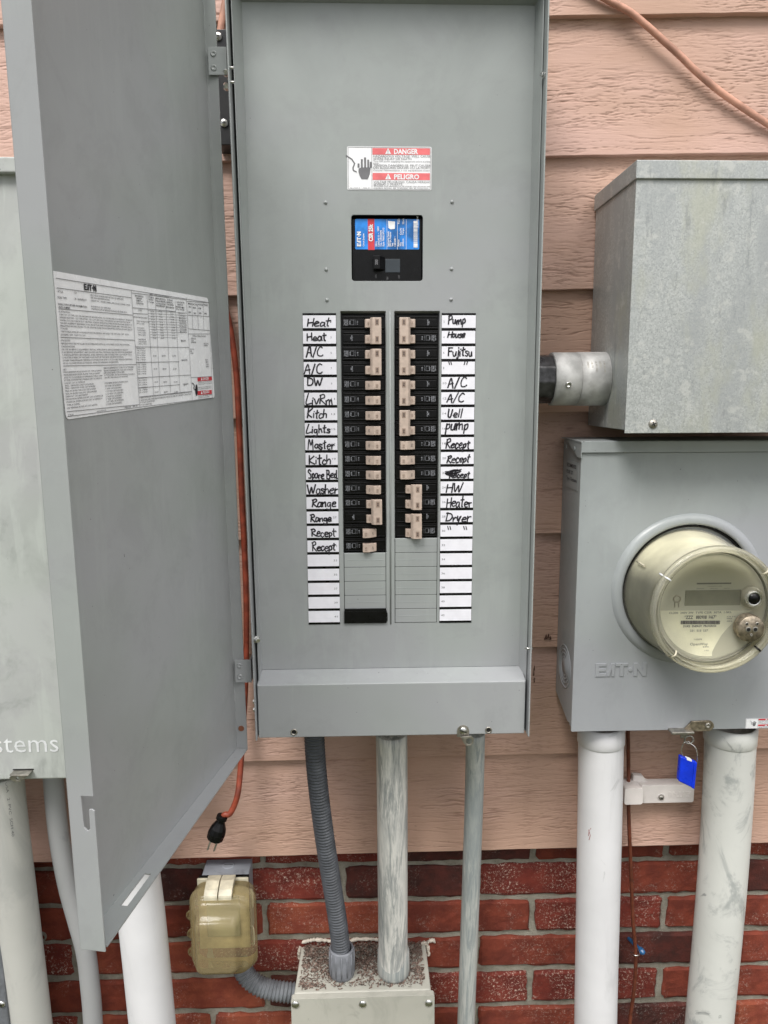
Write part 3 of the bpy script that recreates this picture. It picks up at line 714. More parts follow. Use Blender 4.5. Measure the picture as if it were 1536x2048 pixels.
# table entries
hdr = [('MAIN MODULE', 750, 275, 820), ('BREAKER', 762, 297, 808), ('FAMILY or', 760, 318, 812), ('CLASS FUSE', 758, 340, 820), ('SYSTEM VA', 862, 288, 915), ('RATING', 868, 308, 908), ('AT 10K MIN', 864, 330, 914), ('MAIN MODULE', 930, 298, 1012), ('TENANT BREAKER', 930, 320, 1012), ('or LOAD/CENTER', 932, 342, 1012), ('MAIN BREAKER', 936, 362, 1008), ('TIE TENANT', 1028, 312, 1080), ('BREAKER or', 1026, 332, 1084), ('LOAD/CENTER', 1024, 352, 1086), ('MAIN BREAKER', 1022, 375, 1090), ('LOAD/CENTER', 1112, 330, 1180), ('BRANCH', 1122, 352, 1168), ('BREAKER FAMILY', 1108, 372, 1182), ('1P or 2 POLE', 1110, 392, 1180)]
for s, x0, y0, x1 in hdr: ztext(s, x0, y0, x1, 14, .01)
for k, s in enumerate(['TABLE THE MAIN FAMILY', 'FATS or NATS', '', 'MAIN SWITCH', 'MODULE FAMILY', 'CH/TS or GATS', 'TAPS or GATS', '', 'MAIN BREAKER', 'MODULE FAMILY', 'FATS or TATS']):
    if s: ztext(s, 762 + k * 2, 498 + k * 20, 762 + k * 2 + len(s) * 5.5, 13)
for k in range(11):
    yy = 412 + k * 23.5
    for x in (885, 955, 1055): ztext('10-%d' % (20 + k * 3), x + k * 2, yy, x + k * 2 + 28, 12)
    if k < 8: ztext(['BJ/GFT*', 'CH*GFT', 'BR/CHT', 'CAFGF', 'CHNGF/CH', 'BP-200/CHF', 'CFNGF', 'BJ/GFT'][k], 1130 + k * 2, yy + 14, 1188 + k * 2, 12)
for yy, q in ((800, 'BJ/GFT'), (915, 'BR*GFT'), (1030, 'BJ/GFT'), (1118, '')):
    for x, s in ((905, '10-30'), (985, 'BHH'), (1075, '2-30')): ztext(s, x + (yy - 800) * .06, yy + 4, x + (yy - 800) * .06 + 30, 14)
for yy in (738, 862, 1000, 1085):
    for k in range(6 if yy < 900 else 3 if yy > 1050 else 4): ztext('MAIN BREAKER FAMILY' if k == 0 else 'TAPS, or TAPS #A', 764 + (yy - 738) * .05, yy + k * 20, 840 + (yy - 738) * .05, 12)
for x, y, s in ((1152, 672, 'BJ/GFT'), (1158, 842, 'BHH/CHN'), (1175, 1055, 'BJ/GFT'), (1215, 345, 'MAIN'), (1252, 350, 'RATING'), (1300, 352, 'ACROSS'), (1350, 355, 'POLES'), (1218, 372, 'AIC'), (1255, 380, 'BRKR'), (1305, 385, 'KCM'), (1218, 420, 'MAX'), (1262, 428, '(A)'), (1308, 428, '240'), (1358, 432, 'MAX')):
    ztext(s, x, y, x + len(s) * 7, 15, .01)
for k in range(8):
    y = 768 + k * 27; zline(1295, y, 1350, y, .0009); a = 1322
    zline(a - 8, y - 8, a + 8, y - 8, .0012)
zline(1285, 745, 1285, 950, .0004); zline(1360, 745, 1362, 950, .0004); zline(1298, 690, 1335, 690); zline(1298, 735, 1336, 735); zline(1298, 690, 1298, 735); zline(1335, 690, 1336, 735)
for s, x, y in (('REQ LIS', 1240, 650), ('GND', 1245, 668), ('BREAKER', 1242, 684), ('NEUTRAL', 1352, 695), ('METER', 1354, 712), ('GROUND', 1230, 745), ('BAR', 1232, 762), ('BOND', 1236, 780), ('RAIL', 1366, 838), ('BRKR', 1368, 858), ('TWIN', 1370, 878), ('BARS', 1372, 896)): ztext(s, x, y, x + len(s) * 6, 13)
ink.build('printed_text', M['ink'], ilo, flat=True)
rd = MB()
for y0, y1 in ((982, 1018), (1100, 1138)):
    pp = [lp(100 + x / 4.389, 530 + y / 4.389, .0007) for x, y in ((1295, y0 + 6), (1420, y0 - 4), (1422, y1 - 6), (1297, y1 + 4))]; quad(rd, *pp)
rd.build('red_band', M['red'], ilo, flat=True)
wh = MB(); keep = ink; ink = wh
ztext('\u25b2 DANGER', 1325, 1012, 1395, 24, .02); ztext('\u25b2 PELIGRO', 1325, 1132, 1400, 24, .02); wh.build('white_lettering', M['white_print'], ilo, flat=True)
ink = MB()
for k, s in enumerate(['HAZARDOUS VOLTAGE WILL', 'CAUSE INJURY OR DEATH', '', 'TENSION DANGEREUSE PEUT', 'CAUSER BLESSURES']):
    if s: ztext(s, 1300, 1038 + k * 14, 1420, 8)
ztext('VOLTAJE PELIGROSO CAUSA', 1302, 1158, 1425, 9); ztext('SEVERAS O MUERTE', 1304, 1172, 1400, 9)
hs_ = [lp(100 + x / 4.389, 530 + y / 4.389, .0009) for x, y in ((1278, 1075), (1282, 1050), (1292, 1050), (1296, 1075), (1298, 1120), (1290, 1148), (1282, 1146), (1276, 1110))]; ink.add(hs_, [tuple(range(8))])
zz = [lp(100 + x / 4.389, 530 + y / 4.389, .0009) for x, y in ((1248, 1035), (1262, 1045), (1270, 1060), (1262, 1080), (1270, 1092), (1280, 1095))]
for a, b in zip(zz, zz[1:]):
    qn = SN.cross((b - a).normalized()) * .0006; ink.add([a - qn, b - qn, b + qn, a + qn], [(0, 1, 2, 3)])
ink.build('hazard_symbol', M['ink'], ilo, flat=True)

# ---- danger label on the dead front
def hand_symbol(mb, cx, cz, s, y):
    """open palm struck by an arc, s = height"""
    palm = [(-.15, -.5), (.15, -.5), (.25, -.27), (.30, .04), (-.12, .04), (-.28, .0), (-.30, -.16), (-.24, -.34)]
    mb.prism([(cx + x * s, y, cz + z * s) for x, z in palm], (0, -.0001, 0))
    for fx, top in ((-.29, .22), (-.13, .42), (.03, .50), (.18, .40), (.30, .30)):
        mb.box(cx + (fx - .046) * s, cx + (fx + .046) * s, y - .0001, y, cz + .03 * s, cz + top * s)
    stroke(mb, [(cx + x * s, cz + z * s) for x, z in ((-.88, .58), (-.62, .42), (-.48, .22), (-.56, .02), (-.54, -.10), (-.40, -.16))], .06 * s, y - .0001)
def danger_label(par, x0, x1, z0, z1, y, small=False, k=1.0, redm='red_faded'):
    w, h = x1 - x0, z1 - z0
    b = MB(); b.prism([(x, y, z) for x, z in rrect(x0, x1, z0, z1, .03 * h, 3)], (0, -.0003, 0)); lo = b.build('danger_label', M['label_white'], par)
    y2 = y - .0005
    for za, zb in ((.185, .035), (.765, .605)):
        r_ = MB(); rect(r_, x0 + .30 * w, x1 - .018 * w, z1 - za * h, z1 - zb * h, y2); r_.build('red_band', M[redm], lo, flat=True)
    for s, zf in (('DANGER', .165), ('PELIGRO', .745)):
        wt = MB()
        text(wt, s, (x0 + .555 * w, y2 - .0002, z1 - zf * h), .155 * h, width=(.285 if s == 'DANGER' else .30) * w, bold=.035)
        tx, tz = x0 + .485 * w, z1 - (zf + .005) * h; wt.add([(tx - .035 * w, y2 - .0002, tz), (tx + .035 * w, y2 - .0002, tz), (tx, y2 - .0002, tz + .135 * h)], [(0, 1, 2)])
        wt.build('white_lettering', M['white_print'], lo, flat=True)
    t = MB(); 
    fr = [(.012, .02), (.012, .98), (.988, .98), (.988, .02), (.012, .02)]
    stroke(t, [(x0 + a * w, z0 + c * h) for a, c in fr], .0004 * k, y2); stroke(t, [(x0 + .292 * w, z0 + .02 * h), (x0 + .292 * w, z0 + .98 * h)], .0004 * k, y2 - .0001)
    hand_symbol(t, x0 + .205 * w, z0 + .50 * h, .50 * h, y2)
    for s, zf, wf, hh in (('HAZARDOUS VOLTAGE. WILL CAUSE', .245, .68, .052), ('SEVERE INJURY OR DEATH.', .305, .46, .052), ('Turn OFF power supplying this equipment before working', .355, .68, .038), ('inside.', .40, .07, .038), ('TENSION DANGEREUSE. PEUT CAUSER', .455, .68, .052), ('DES BLESSURES GRAVES OU LA MORT.', .51, .68, .052), ("Couper l'alimentation a cet equipement avant", .56, .67, .036), ('VOLTAJE PELIGROSO. CAUSA HERIDAS', .835, .68, .052), ('SEVERAS O MUERTE.', .89, .35, .052), ('APAGAR toda alimentacion de energia que alimenta este', .925, .68, .036), ('equipo antes de trabajar en el interior.', .965, .66, .036)):
        text(t, s, (x0 + .31 * w, y2 - .0002, z1 - zf * h), hh * h / .72, width=wf * w)
    for s in (('!', .165), ('!', .745)): text(t, '!', (x0 + .479 * w, y2 - .0004, z1 - (s[1] - .01) * h), .11 * h, bold=.02)
    if not small: text(t, '46-17322-3      REV. 03', (x0 + .03 * w, y2 - .0002, z0 + .035 * h), .035 * h, width=.24 * w)
    t.build('printed_text', M['ink_grey'], lo, flat=True); return lo
danger_label(panel, -.0134, .0890, 1.7470, 1.7970, FY - .0001)

# ---- main breaker
MX0, MX1, MZ0, MZ1 = mbx
mb_ = MB(); MY = FY + .005
mb_.box(MX0 + .001, MX1 - .0005, MY, MY + .02, MZ0 + .0006, MZ1 - .003)
mb_.box(MX0 + .0005, MX0 + .0035, MY - .0008, MY + .01, MZ0 + .001, MZ1 - .004)
for x in range(24):
    pass
mbr = mb_.build('main_breaker', M['black'], panel, bevel=.0008)
def mp(px, py, o=0): return at(px, py, MY - o)
A, B = mp(710, 438), mp(838.5, 499)
b = MB(); b.prism([(x, MY, z) for x, z in rrect(A.x, B.x, B.z, A.z, .0014, 3)], (0, -.0003, 0)); b.build('blue_label', M['blue'], mbr)
yb = MY - .0005
b = MB(); a_, c_ = mp(735.5, 438), mp(749, 500); rect(b, a_.x, c_.x, c_.z, a_.z, yb); b.build('red_band', M['red'], mbr, flat=True)
b = MB(); up, lf = Vector((0, 0, 1)), Vector((-1, 0, 0))
def vt(s, px, py, L, size, bold=.02):            # lettering that runs upwards
    p = mp(px, py); text(b, s, (p.x, yb - .0003, p.z), size, width=L, bold=bold, ex=up, ez=lf)
p = mp(722, 493); logo(b, (p.x, yb - .0002, p.z), .0175, .0050, up, lf); vt('Circuit Breaker', 728.5, 493, .0155, .0026); vt('CSR 25k', 745.5, 483, .0205, .0070, .045)
for x, s, L, y0 in ((754, '200 A', .006, 493), (759, '120/240 V \u223c', .016, 493), (763.5, 'Cat. CSR2200N', .019, 493), (768.5, 'Style 7880C97G12', .022, 493), (778, 'Interrupting Capacity', .018, 493), (782, 'RMS Sym. Amperes', .017, 493), (786.5, 'Volts', .004, 493), (791.5, '120/240 \u223c', .012, 493), (798.5, 'Maximum', .008, 493), (803, 'Wire', .005, 493), (807.5, '250kcm', .009, 493), (803, 'Cu/Al', .008, 470), (807.5, 'Torque', .008, 470), (799, 'Fuse', .006, 448), (808, '250 in-lb', .007, 449), (758, '240V', .006, 463), (836.5, 'UL LISTED 40', .014, 456)):
    vt(s, x, y0, L, .0030)
for px in (773.5, 794.5, 812): a, c = mp(px, 439), mp(px + .5, 499); rect(b, a.x, c.x + .0001, c.z, a.z, yb - .0002)
rr_ = random.Random(5); yy = 442.
while yy < 494:
    h = rr_.choice((.6, .9, 1.3)) if not (yy < 445 or yy > 487) else 5
    a, c = mp(827, yy), mp(835, min(yy + h, 495)); rect(b, a.x, c.x, c.z, a.z, yb - .0002); yy += h + rr_.choice((.5, .7))
a, c = mp(776, 442), mp(790, 458); b.add([(a.x, yb - .0003, a.z), (c.x, yb - .0003, a.z - .0008), (c.x - .0003, yb - .0003, c.z), (a.x + .003, yb - .0003, c.z - .0005), (a.x + .0005, yb - .0003, c.z + .001)], [(4, 3, 2, 1, 0)])
b.build('printed_text', M['white_print'], mbr, flat=True)
b = MB(); P0, P1 = mp(746, 514), mp(759, 541); Q = mp(770, 530)
b.hexa([(P0.x, MY - .011, P0.z), (P1.x, MY - .011, P0.z), (P1.x, MY - .011, P1.z), (P0.x, MY - .011, P1.z)], [(P0.x + .001, MY, P0.z), (Q.x, MY, P0.z), (Q.x, MY, P1.z), (P0.x + .001, MY, P1.z)])
b.build('switch_handle', M['black'], mbr, bevel=.0007, seg=3)
b = MB(); text(b, '200', ((P0.x + P1.x) / 2 + .0016, MY - .0113, P1.z + .005), .0048, width=.0062, bold=.03, ex=up, ez=lf)
for s, px, py in (('ON', 752, 556), ('TRIP', 775, 560), ('OFF', 798, 557)):
    p = mp(px, py); text(b, s, (p.x + .001, MY - .0003, p.z), .0030, width=.004, ex=up, ez=lf)
b.build('handle_lettering', M['ink_grey'], mbr, flat=True)
b = MB(); a, c = mp(770.5, 518), mp(800, 545); b.box(a.x, c.x, MY - .0006, MY + .001, c.z, a.z); b.build('handle_track', plain('slate_plastic', (.035, .045, .055), .35), mbr, bevel=.0003)

# ---- branch breakers
BY0 = FY + .004                    # front of a breaker body
cL, cR = (OL[0] + OL[1]) / 2, (OR[0] + OR[1]) / 2
BWd = .0550
def pole(mb, zc, s, first):
    """one pole, s = +1 handle towards +x (left column), -1 mirrored"""
    h = RP / 2 - .0004
    mb.box(-BWd / 2, BWd / 2, BY0 + .001, BY0 + .016, zc - h, zc + h)
    mb.box(-BWd / 2 + .002, BWd / 2 - .001, BY0 - .0007, BY0 + .001, zc + h - .0040, zc + h - .0022)
    mb.box(-BWd / 2 + .002, BWd / 2 - .001, BY0 - .0007, BY0 + .001, zc - h + .0012, zc - h + .0026)
    a, b_ = (-.0255, .0015) if s > 0 else (-.0015, .0255)
    mb.box(a, b_, BY0 - .0004, BY0 + .001, zc - .0052, zc + .0040)
def handle_mesh(mb, kind, on, zc):
    zc -= .0022
    def prof(pts, z0, z1):
        poly = [(x, BY0 - d_, z0) for x, d_ in pts]
        mb.prism(poly, (0, 0, z1 - z0))
    if kind == 1:
        if on > 0: p = [(.0020, 0), (.0022, .0035), (.0125, .0105), (.0212, .0110), (.0218, 0)]
        else: p = [(-.0030, 0), (-.0026, .0110), (.0062, .0105), (.0152, .0035), (.0154, 0)]
        prof(p, zc - .0054, zc + .0054)
    else:
        p = [(.0020, 0), (.0022, .0050), (.0032, .0062), (.0100, .0075), (.0100, 0)] if on > 0 else [(.0065, 0), (.0065, .0075), (.0135, .0062), (.0145, .0050), (.0147, 0)]
        for k in (.5, -.5): prof(p, zc + k * RP * 1.02 - .0052, zc + k * RP * 1.02 + .0052)
        q = [(.0085, .006), (.0090, .0105), (.0115, .0140), (.0225, .0140), (.0228, .006)]
        if on < 0: q = [(-.0065, .006), (-.0062, .0140), (.0048, .0140), (.0073, .0105), (.0078, .006)]
        prof(q, zc - .0162, zc + .0162)
def flip(mb): mb.v = [(-x, y, z) for x, y, z in mb.v]; return mb
cache = {}
def breaker_parts(n, side, on):
    key = (n, side, on)
    if key in cache: return cache[key]
    body, hd, pr, hp_ = MB(), MB(), MB(), MB()
    zc_ = [0] if n == 1 else [RP / 2, -RP / 2]
    for z in zc_: pole(body, z, side, True)
    handle_mesh(hd, n, on, 0)
    if side < 0: flip(hd)
    # moulded lettering and barcode windows on the body
    for i, z in enumerate(zc_):
        full = (n == 1) or (i == 0 and side > 0) or (i == 1 and side < 0)
        if full:
            for dx, s, L in ((-.0235, 'Type CH', .0068), (-.0215, '15-30A', .0075), (-.0195, '120/240', .0070), (-.0165, 'HACR', .0045), (-.0070, '115', .0042)):
                x = dx if side > 0 else -dx; x = x if not (side < 0) else x
                text(pr, s, (x + .0006, BY0 - .0006, z - .0006 - L / 2), .0021, width=L, ex=up, ez=lf, bold=.02)
            x0 = -.0140 * side; sq = [(x0 - .0022, z - .0032), (x0 + .0022, z - .0032), (x0 + .0022, z + .0026), (x0 - .0022, z + .0026), (x0 - .0022, z - .0032)]
            stroke(pr, sq, .00022, BY0 - .0006); stroke(pr, [(x0 + .004 * side, z - .0035), (x0 + .004 * side, z + .003)], .0002, BY0 - .0006)
        else:
            text(pr, 'CH240', (-.0140 * side + .0005, BY0 - .0006, z - .004), .0020, width=.007, ex=up, ez=lf, bold=.02)
            text(pr, '30', (-.0155 * side + .0005, BY0 - .0006, z - .002), .0018, width=.003, ex=up, ez=lf, bold=.02)
    zc2 = -.0022
    if n == 1:
        x = (.0170 if on > 0 else .0018); text(hp_, '15', (x * side + .001, BY0 - .0114, zc2 - .0025), .0035, width=.0042, ex=up, ez=lf, bold=.03)
    else:
        for k in (.5, -.5):
            x = (.0172 if on > 0 else -.0007) * side; z = zc2 + k * .0205
            rect(hp_, x - .0023, x + .0023, z - .0038, z + .0038, BY0 - .01415)
    hp2 = MB()
    if n == 1:
        x = (.0065 if on > 0 else .0105) * side
        text(hp2, 'ON' if on > 0 else 'OFF', (x + .001, BY0 - .0078, zc2 - .002), .0030, width=.004, ex=up, ez=lf)
    else:
        for k in (.5, -.5):
            x = (.0062 if on > 0 else .0112) * side
            text(hp_, 'ON' if on > 0 else 'OFF', (x + .001, BY0 - .0078, zc2 + k * RP - .002), .0030, width=.004, ex=up, ez=lf, bold=.02)
            xt = (.0172 if on > 0 else -.0007) * side
            text(hp2, '30', (xt + .001, BY0 - .0143, zc2 + k * .0205 - .0025), .0028, width=.005, ex=up, ez=lf, bold=.02)
    def fl(mb, nm, m):
        me = bpy.data.meshes.new(nm); me.from_pydata(mb.v, [], mb.f); me.update(); me.materials.append(m); return me
    cache[key] = (body.mesh('circuit_breaker'), hd.mesh('handle'), fl(pr, 'moulded_print', M['print_light']), fl(hp_, 'handle_print', M['tan_dark']), fl(hp2, 'handle_number', M['ink']))
    return cache[key]
def place_breaker(row, n, side, on):
    zc = rz(row) - RP * n / 2
    body, hd, pr, hp_, hp2 = breaker_parts(n, side, on)
    o = link('circuit_breaker', body, M['black'], panel, Vector((cL if side > 0 else cR, 0, zc)) - panel.location, bevel=.0005, seg=2)
    o['label'] = ('double-pole' if n == 2 else 'single-pole') + ' breaker switched ' + ('on' if on > 0 else 'off')
    o.rotation_euler = (0, random.uniform(-.004, .004), 0)
    link('handle', hd, M['tan'], o, bevel=.0006, seg=2)
    link('moulded_print', pr, None, o); link('handle_print', hp_, None, o); link('handle_number', hp2, None, o)
for row, n, on in [(0, 2, 1), (2, 2, 1)] + [(k, 1, 1) for k in range(4, 12)] + [(12, 2, 1), (14, 1, -1), (15, 1, -1)]: place_breaker(row, n, 1, on)
for row, n, on in [(0, 2, 1), (2, 2, 1), (4, 2, 1), (6, 2, 1), (8, 1, 1), (9, 1, 1), (10, 1, 1), (11, 2, -1), (13, 2, -1)]: place_breaker(row, n, -1, on)
# unused twist-out plates
def twist(x0, x1, row):
    z1, z0 = rz(row), rz(row + 1)
    b = MB(); b.plate(rrect(x0 + .0005, x1 - .0005, z0 + .0002, z1 - .0004, .0006, 1), [], FY - .0006, FY + .001)
    m_ = (z0 + z1) / 2; b.box(x0 + .002, x1 - .002, FY - .0009, FY, m_ - .0004, m_ + .0002)
    b.build('twist_out_plate', M['grey'], panel, bevel=.0003)
    g_ = MB(); 
    for (A0, A1, B0, B1) in ((x0, x1, z0 - .0003, z0 + .0002), (x0 - .0002, x0 + .0004, z0, z1), (x1 - .0004, x1 + .0002, z0, z1)): g_.box(A0, A1, FY - .0002, FY + .0004, B0, B1)
    g_.build('twist_out_gap', M['black_matt'], panel)
for r_ in range(16, 20): twist(OL[0] + .001, OL[1] - .001, r_)
for r_ in range(15, 21): twist(OR[0] + .0005, OR[1] - .0015, r_)
b = MB(); z1, z0 = rz(20) + .0012, rz(21) - .0002
b.box(OL[0] + .0005, OL[1] - .0002, FY - .0030, FY + .01, z0 + .0004, z1 - .003); b.box(OL[0] + .0015, OL[1] - .0010, FY - .0034, FY + .002, z1 - .003, z1); b.box(OL[1] - .0012, OL[1] + .0008, FY - .002, FY, z0 + .003, z1 - .006)
b.build('filler_plate', M['black'], panel, bevel=.0005, label='black snap-in filler plate beside label 41')

# ---- circuit directory
G = {  # single-stroke handwriting, (advance, strokes); x-height .55
 'H': (.62, [[(.05, 1), (.02, 0)], [(.52, 1.05), (.5, 0)], [(.02, .5), (.5, .56)]]),
 'e': (.5, [[(.02, .28), (.38, .36), (.34, .54), (.12, .5), (.02, .25), (.14, .02), (.4, .08)]]),
 'a': (.5, [[(.36, .5), (.12, .5), (.02, .2), (.14, .0), (.34, .2), (.36, .5), (.36, .15), (.46, .0)]]),
 't': (.42, [[(.18, .95), (.16, .1), (.26, .0)], [(.0, .62), (.38, .68)]]),
 'A': (.66, [[(.0, 0), (.3, 1.02), (.5, 0)], [(.08, .38), (.5, .42)]]),
 '/': (.42, [[(.0, -.05), (.34, 1.05)]]),
 'C': (.6, [[(.52, .9), (.3, 1.0), (.06, .6), (.1, .1), (.4, .0), (.56, .16)]]),
 'D': (.66, [[(.08, 1), (.05, 0)], [(.0, .98), (.4, .9), (.58, .5), (.4, .08), (.03, .0)]]),
 'W': (.9, [[(.0, 1), (.2, 0), (.38, .7), (.56, 0), (.8, 1.05)]]),
 'w': (.8, [[(.0, .55), (.14, 0), (.3, .5), (.46, 0), (.68, .6)]]),
 'L': (.55, [[(.25, 1.1), (.0, .02), (.5, .1)]]),
 'i': (.24, [[(.08, .5), (.08, .0)], [(.1, .74), (.11, .78)]]),
 'v': (.46, [[(.0, .52), (.16, .0), (.4, .56)]]),
 'R': (.62, [[(.1, .95), (.06, 0)], [(.0, .9), (.35, 1.02), (.46, .72), (.12, .48), (.56, .0)]]),
 'm': (.7, [[(.02, .5), (.05, 0)], [(.05, .35), (.22, .52), (.28, .0)], [(.28, .35), (.48, .52), (.56, .0)]]),
 'n': (.5, [[(.02, .5), (.05, 0)], [(.05, .35), (.26, .52), (.36, .0)]]),
 'K': (.6, [[(.08, 1), (.05, 0)], [(.5, .95), (.08, .45), (.5, .0)]]),
 'c': (.44, [[(.36, .46), (.16, .54), (.02, .25), (.14, .0), (.38, .08)]]),
 'h': (.48, [[(.06, 1), (.03, 0)], [(.04, .3), (.22, .5), (.32, .35), (.36, .0)]]),
 'g': (.48, [[(.34, .48), (.1, .48), (.02, .2), (.2, .08), (.34, .4), (.34, -.3), (.14, -.42), (.0, -.25)]]),
 's': (.4, [[(.32, .5), (.1, .52), (.08, .34), (.3, .2), (.24, .0), (.0, .05)]]),
 'M': (.76, [[(.0, 0), (.12, 1), (.32, .4), (.52, 1.02), (.6, 0)]]),
 'r': (.38, [[(.04, .52), (.07, 0)], [(.07, .3), (.2, .5), (.34, .46)]]),
 'S': (.5, [[(.42, .88), (.18, 1.0), (.04, .75), (.36, .45), (.34, .08), (.0, .06)]]),
 'p': (.46, [[(.06, .5), (.02, -.42)], [(.04, .42), (.28, .54), (.36, .24), (.18, .03), (.05, .12)]]),
 'B': (.58, [[(.08, 1), (.04, 0)], [(.0, .98), (.36, .92), (.36, .62), (.1, .52), (.46, .42), (.4, .06), (.0, .0)]]),
 'd': (.5, [[(.34, .36), (.14, .5), (.02, .2), (.14, .0), (.34, .15)], [(.38, 1), (.36, .05), (.46, 0)]]),
 'P': (.56, [[(.1, 1), (.05, 0)], [(.0, .95), (.38, 1.0), (.44, .7), (.1, .46)]]),
 'u': (.5, [[(.02, .52), (.06, .06), (.24, .02), (.36, .5), (.38, .0)]]),
 'o': (.46, [[(.2, .54), (.02, .3), (.14, .0), (.36, .2), (.22, .54)]]),
 'F': (.56, [[(.08, 1), (.03, 0)], [(.04, .98), (.52, 1.04)], [(.06, .52), (.4, .56)]]),
 'j': (.28, [[(.14, .5), (.12, -.3), (-.06, -.3)], [(.16, .74), (.17, .78)]]),
 'V': (.56, [[(.02, 1), (.06, .1), (.3, .04), (.46, .9)]]),
 'l': (.28, [[(.14, 1.1), (.04, .0)]]),
 'y': (.48, [[(.02, .52), (.12, .1), (.34, .52)], [(.38, .56), (.14, -.42)]]),
 ' ': (.3, []), "'": (.16, [[(.1, 1), (.0, .7)]]),
}
def sm2(pts, k=4):
    if len(pts) < 3: return pts
    return [(p.x, p.y) for p in catmull([Vector((x, y, 0)) for x, y in pts], k)]
def write(mb, s, x0, x1, zb, h, y, w, rnd):
    L = sum(G[c][0] for c in s) - .08; sx = (x1 - x0) / L; x = x0; sl = rnd.uniform(-.05, .22)
    for c in s:
        adv, ss = G[c]; dz = rnd.uniform(-.07, .07) * h; k = rnd.uniform(.88, 1.12)
        for st in ss:
            pts = sm2([(a + rnd.uniform(-.035, .035), b_ + rnd.uniform(-.05, .05)) for a, b_ in st])
            pts = [(x + a * sx + (b_ - .4) * sl * h, zb + dz + b_ * h * k) for a, b_ in pts]; stroke(mb, pts, w * rnd.uniform(.85, 1.15), y)
        x += adv * sx
XLa, XLb, XRa, XRb = -.0711, -.0293, .1030, .1460
for a, b_ in ((XLa, XLb), (XRa, XRb)):
    k = MB(); k.box(a, b_, FY - .0006, FY, ROWN - .0012, ROW0 + .0010); k.build('label_backing_strip', M['black'], panel)
words = [('Heat', 615, 660, 652, 17), ('Heat', 614, 652, 681, 15), ('A/C', 613, 645, 713, 19), ('A/C', 609, 644, 748, 20), ('DW', 615, 645, 771, 16), ('LivRm', 612, 666, 808, 19), ('Kitch', 615, 654, 836, 17), ('Lights', 613, 660, 866, 16), ('Master', 616, 668, 898, 18), ('Kitch', 618, 662, 928, 18), ('Spare Bed', 617, 674, 957, 16), ('Washer', 615, 675, 987, 18), ('Range', 624, 672, 1014, 17), ('Range', 621, 663, 1043, 15), ('Recept', 623, 671, 1073, 16), ('Recept', 624, 671, 1101, 16), '', '', '', '', '']
wordsR = [('Pump', 896, 931, 648, 16), ('House', 896, 930, 675, 13), ('Fujitsu', 896, 944, 711, 17), 'dit8', ('A/C', 895, 932, 775, 18), ('A/C', 894, 927, 804, 16), ('Vell', 896, 925, 834, 15), ('pump', 892, 936, 860, 22), ('Recept', 892, 939, 896, 17), ('Recept', 894, 939, 925, 16), ('Recept', 898, 939, 955, 12), ('HW', 893, 925, 984, 18), ('Heater', 893, 942, 1014, 20), ('Dryer', 892, 940, 1043, 17), 'dit30', '', '', '', '', '', '']
rw = random.Random(12)      # every strip is written with its own slant and pressure
for col, (a, b_), W in ((0, (XLa, XLb), words), (1, (XRa, XRb), wordsR)):
    for r_ in range(21):
        z1, z0 = rz(r_), rz(r_ + 1)
        k = MB(); k.box(a + rw.uniform(0, .0004), b_ - rw.uniform(0, .0004), FY - .0010, FY - .0006, z0 + .0019, z1 - .0017)
        num = 2 * r_ + 1 + col
        w = W[r_]
        lo = k.build('circuit_label', M['paper'], panel)
        said = ('handwritten ' + w[0]) if isinstance(w, tuple) else ('ditto marks' if w else 'blank')
        lo['label'] = 'white strip numbered %d, %s' % (num, said)
        t = MB(); xn = (b_ - .0075) if col == 0 else (a + .0022)
        text(t, str(num), (xn, FY - .0012, (z0 + z1) / 2 - .0012), .0036, width=.0023 * len(str(num)) if num > 9 else .0014)
        t.build('printed_number', M['ink_grey'], lo, flat=True)
        if w:
            t = MB(); Yp = FY - .0014
            if isinstance(w, tuple):
                A = at(w[1], w[3], FY); B = at(w[2], w[3], FY); H_ = at(w[1], w[3] - w[4], FY).z - A.z
                write(t, w[0], A.x, B.x, A.z, H_, Yp, .00165, rw)
                if num == 22:
                    for q in range(9):
                        zz = A.z + .004 + q * .0005
                        pts = [(at(890, 950, FY).x + rw.uniform(0, .003), zz), (at(905, 950, FY).x, zz + rw.uniform(-.002, .003)), (at(920, 950, FY).x + rw.uniform(-.004, .003), zz + .003 + rw.uniform(-.001, .001))]
                        stroke(t, sm2(pts), .0010, Yp - .0001)
            else:
                for px in ((897, 901, 930, 935) if w == 'dit8' else (895, 899.5, 927, 931.5)):
                    py = 722 if w == 'dit8' else 1052
                    A = at(px, py, FY); s_ = -.0012 if w == 'dit8' and px > 925 else .0012
                    stroke(t, [(A.x, A.z), (A.x + s_, A.z - .0045)], .0012, Yp)
            t.build('handwriting', M['ink'], lo, flat=True)

# ================================================================== THINGS ROUND THE PANEL
# black mounting strut behind the panel
A, B = at(425, 58, -.045), at(480, 290, -.045)
ms = thing('mounting_bracket', 'black steel bracket with pan head screws behind the top hinge', 'bracket', (A.x, -.045, B.z))
b = MB(); b.box(A.x, B.x, -.045, -.006, B.z, A.z); b.build('bracket_plate', M['black_metal'], ms, bevel=.001)
for px, py in ((436.5, 73), (448.5, 246)):
    p = at(px, py, -.0455); b = MB(); b.lathe(p, (0, -1, 0), [(.0056, 0), (.0052, .0018), (.0035, .003), (0, .0034)], 20)
    so = b.build('screw', M['zinc'], ms); b = MB(); b.box(p.x - .0022, p.x + .0022, p.y - .0037, p.y - .0030, p.z - .0005, p.z + .0005); b.box(p.x - .0005, p.x + .0005, p.y - .0038, p.y - .0031, p.z - .0022, p.z + .0022); b.build('screw_recess', M['black_matt'], so)

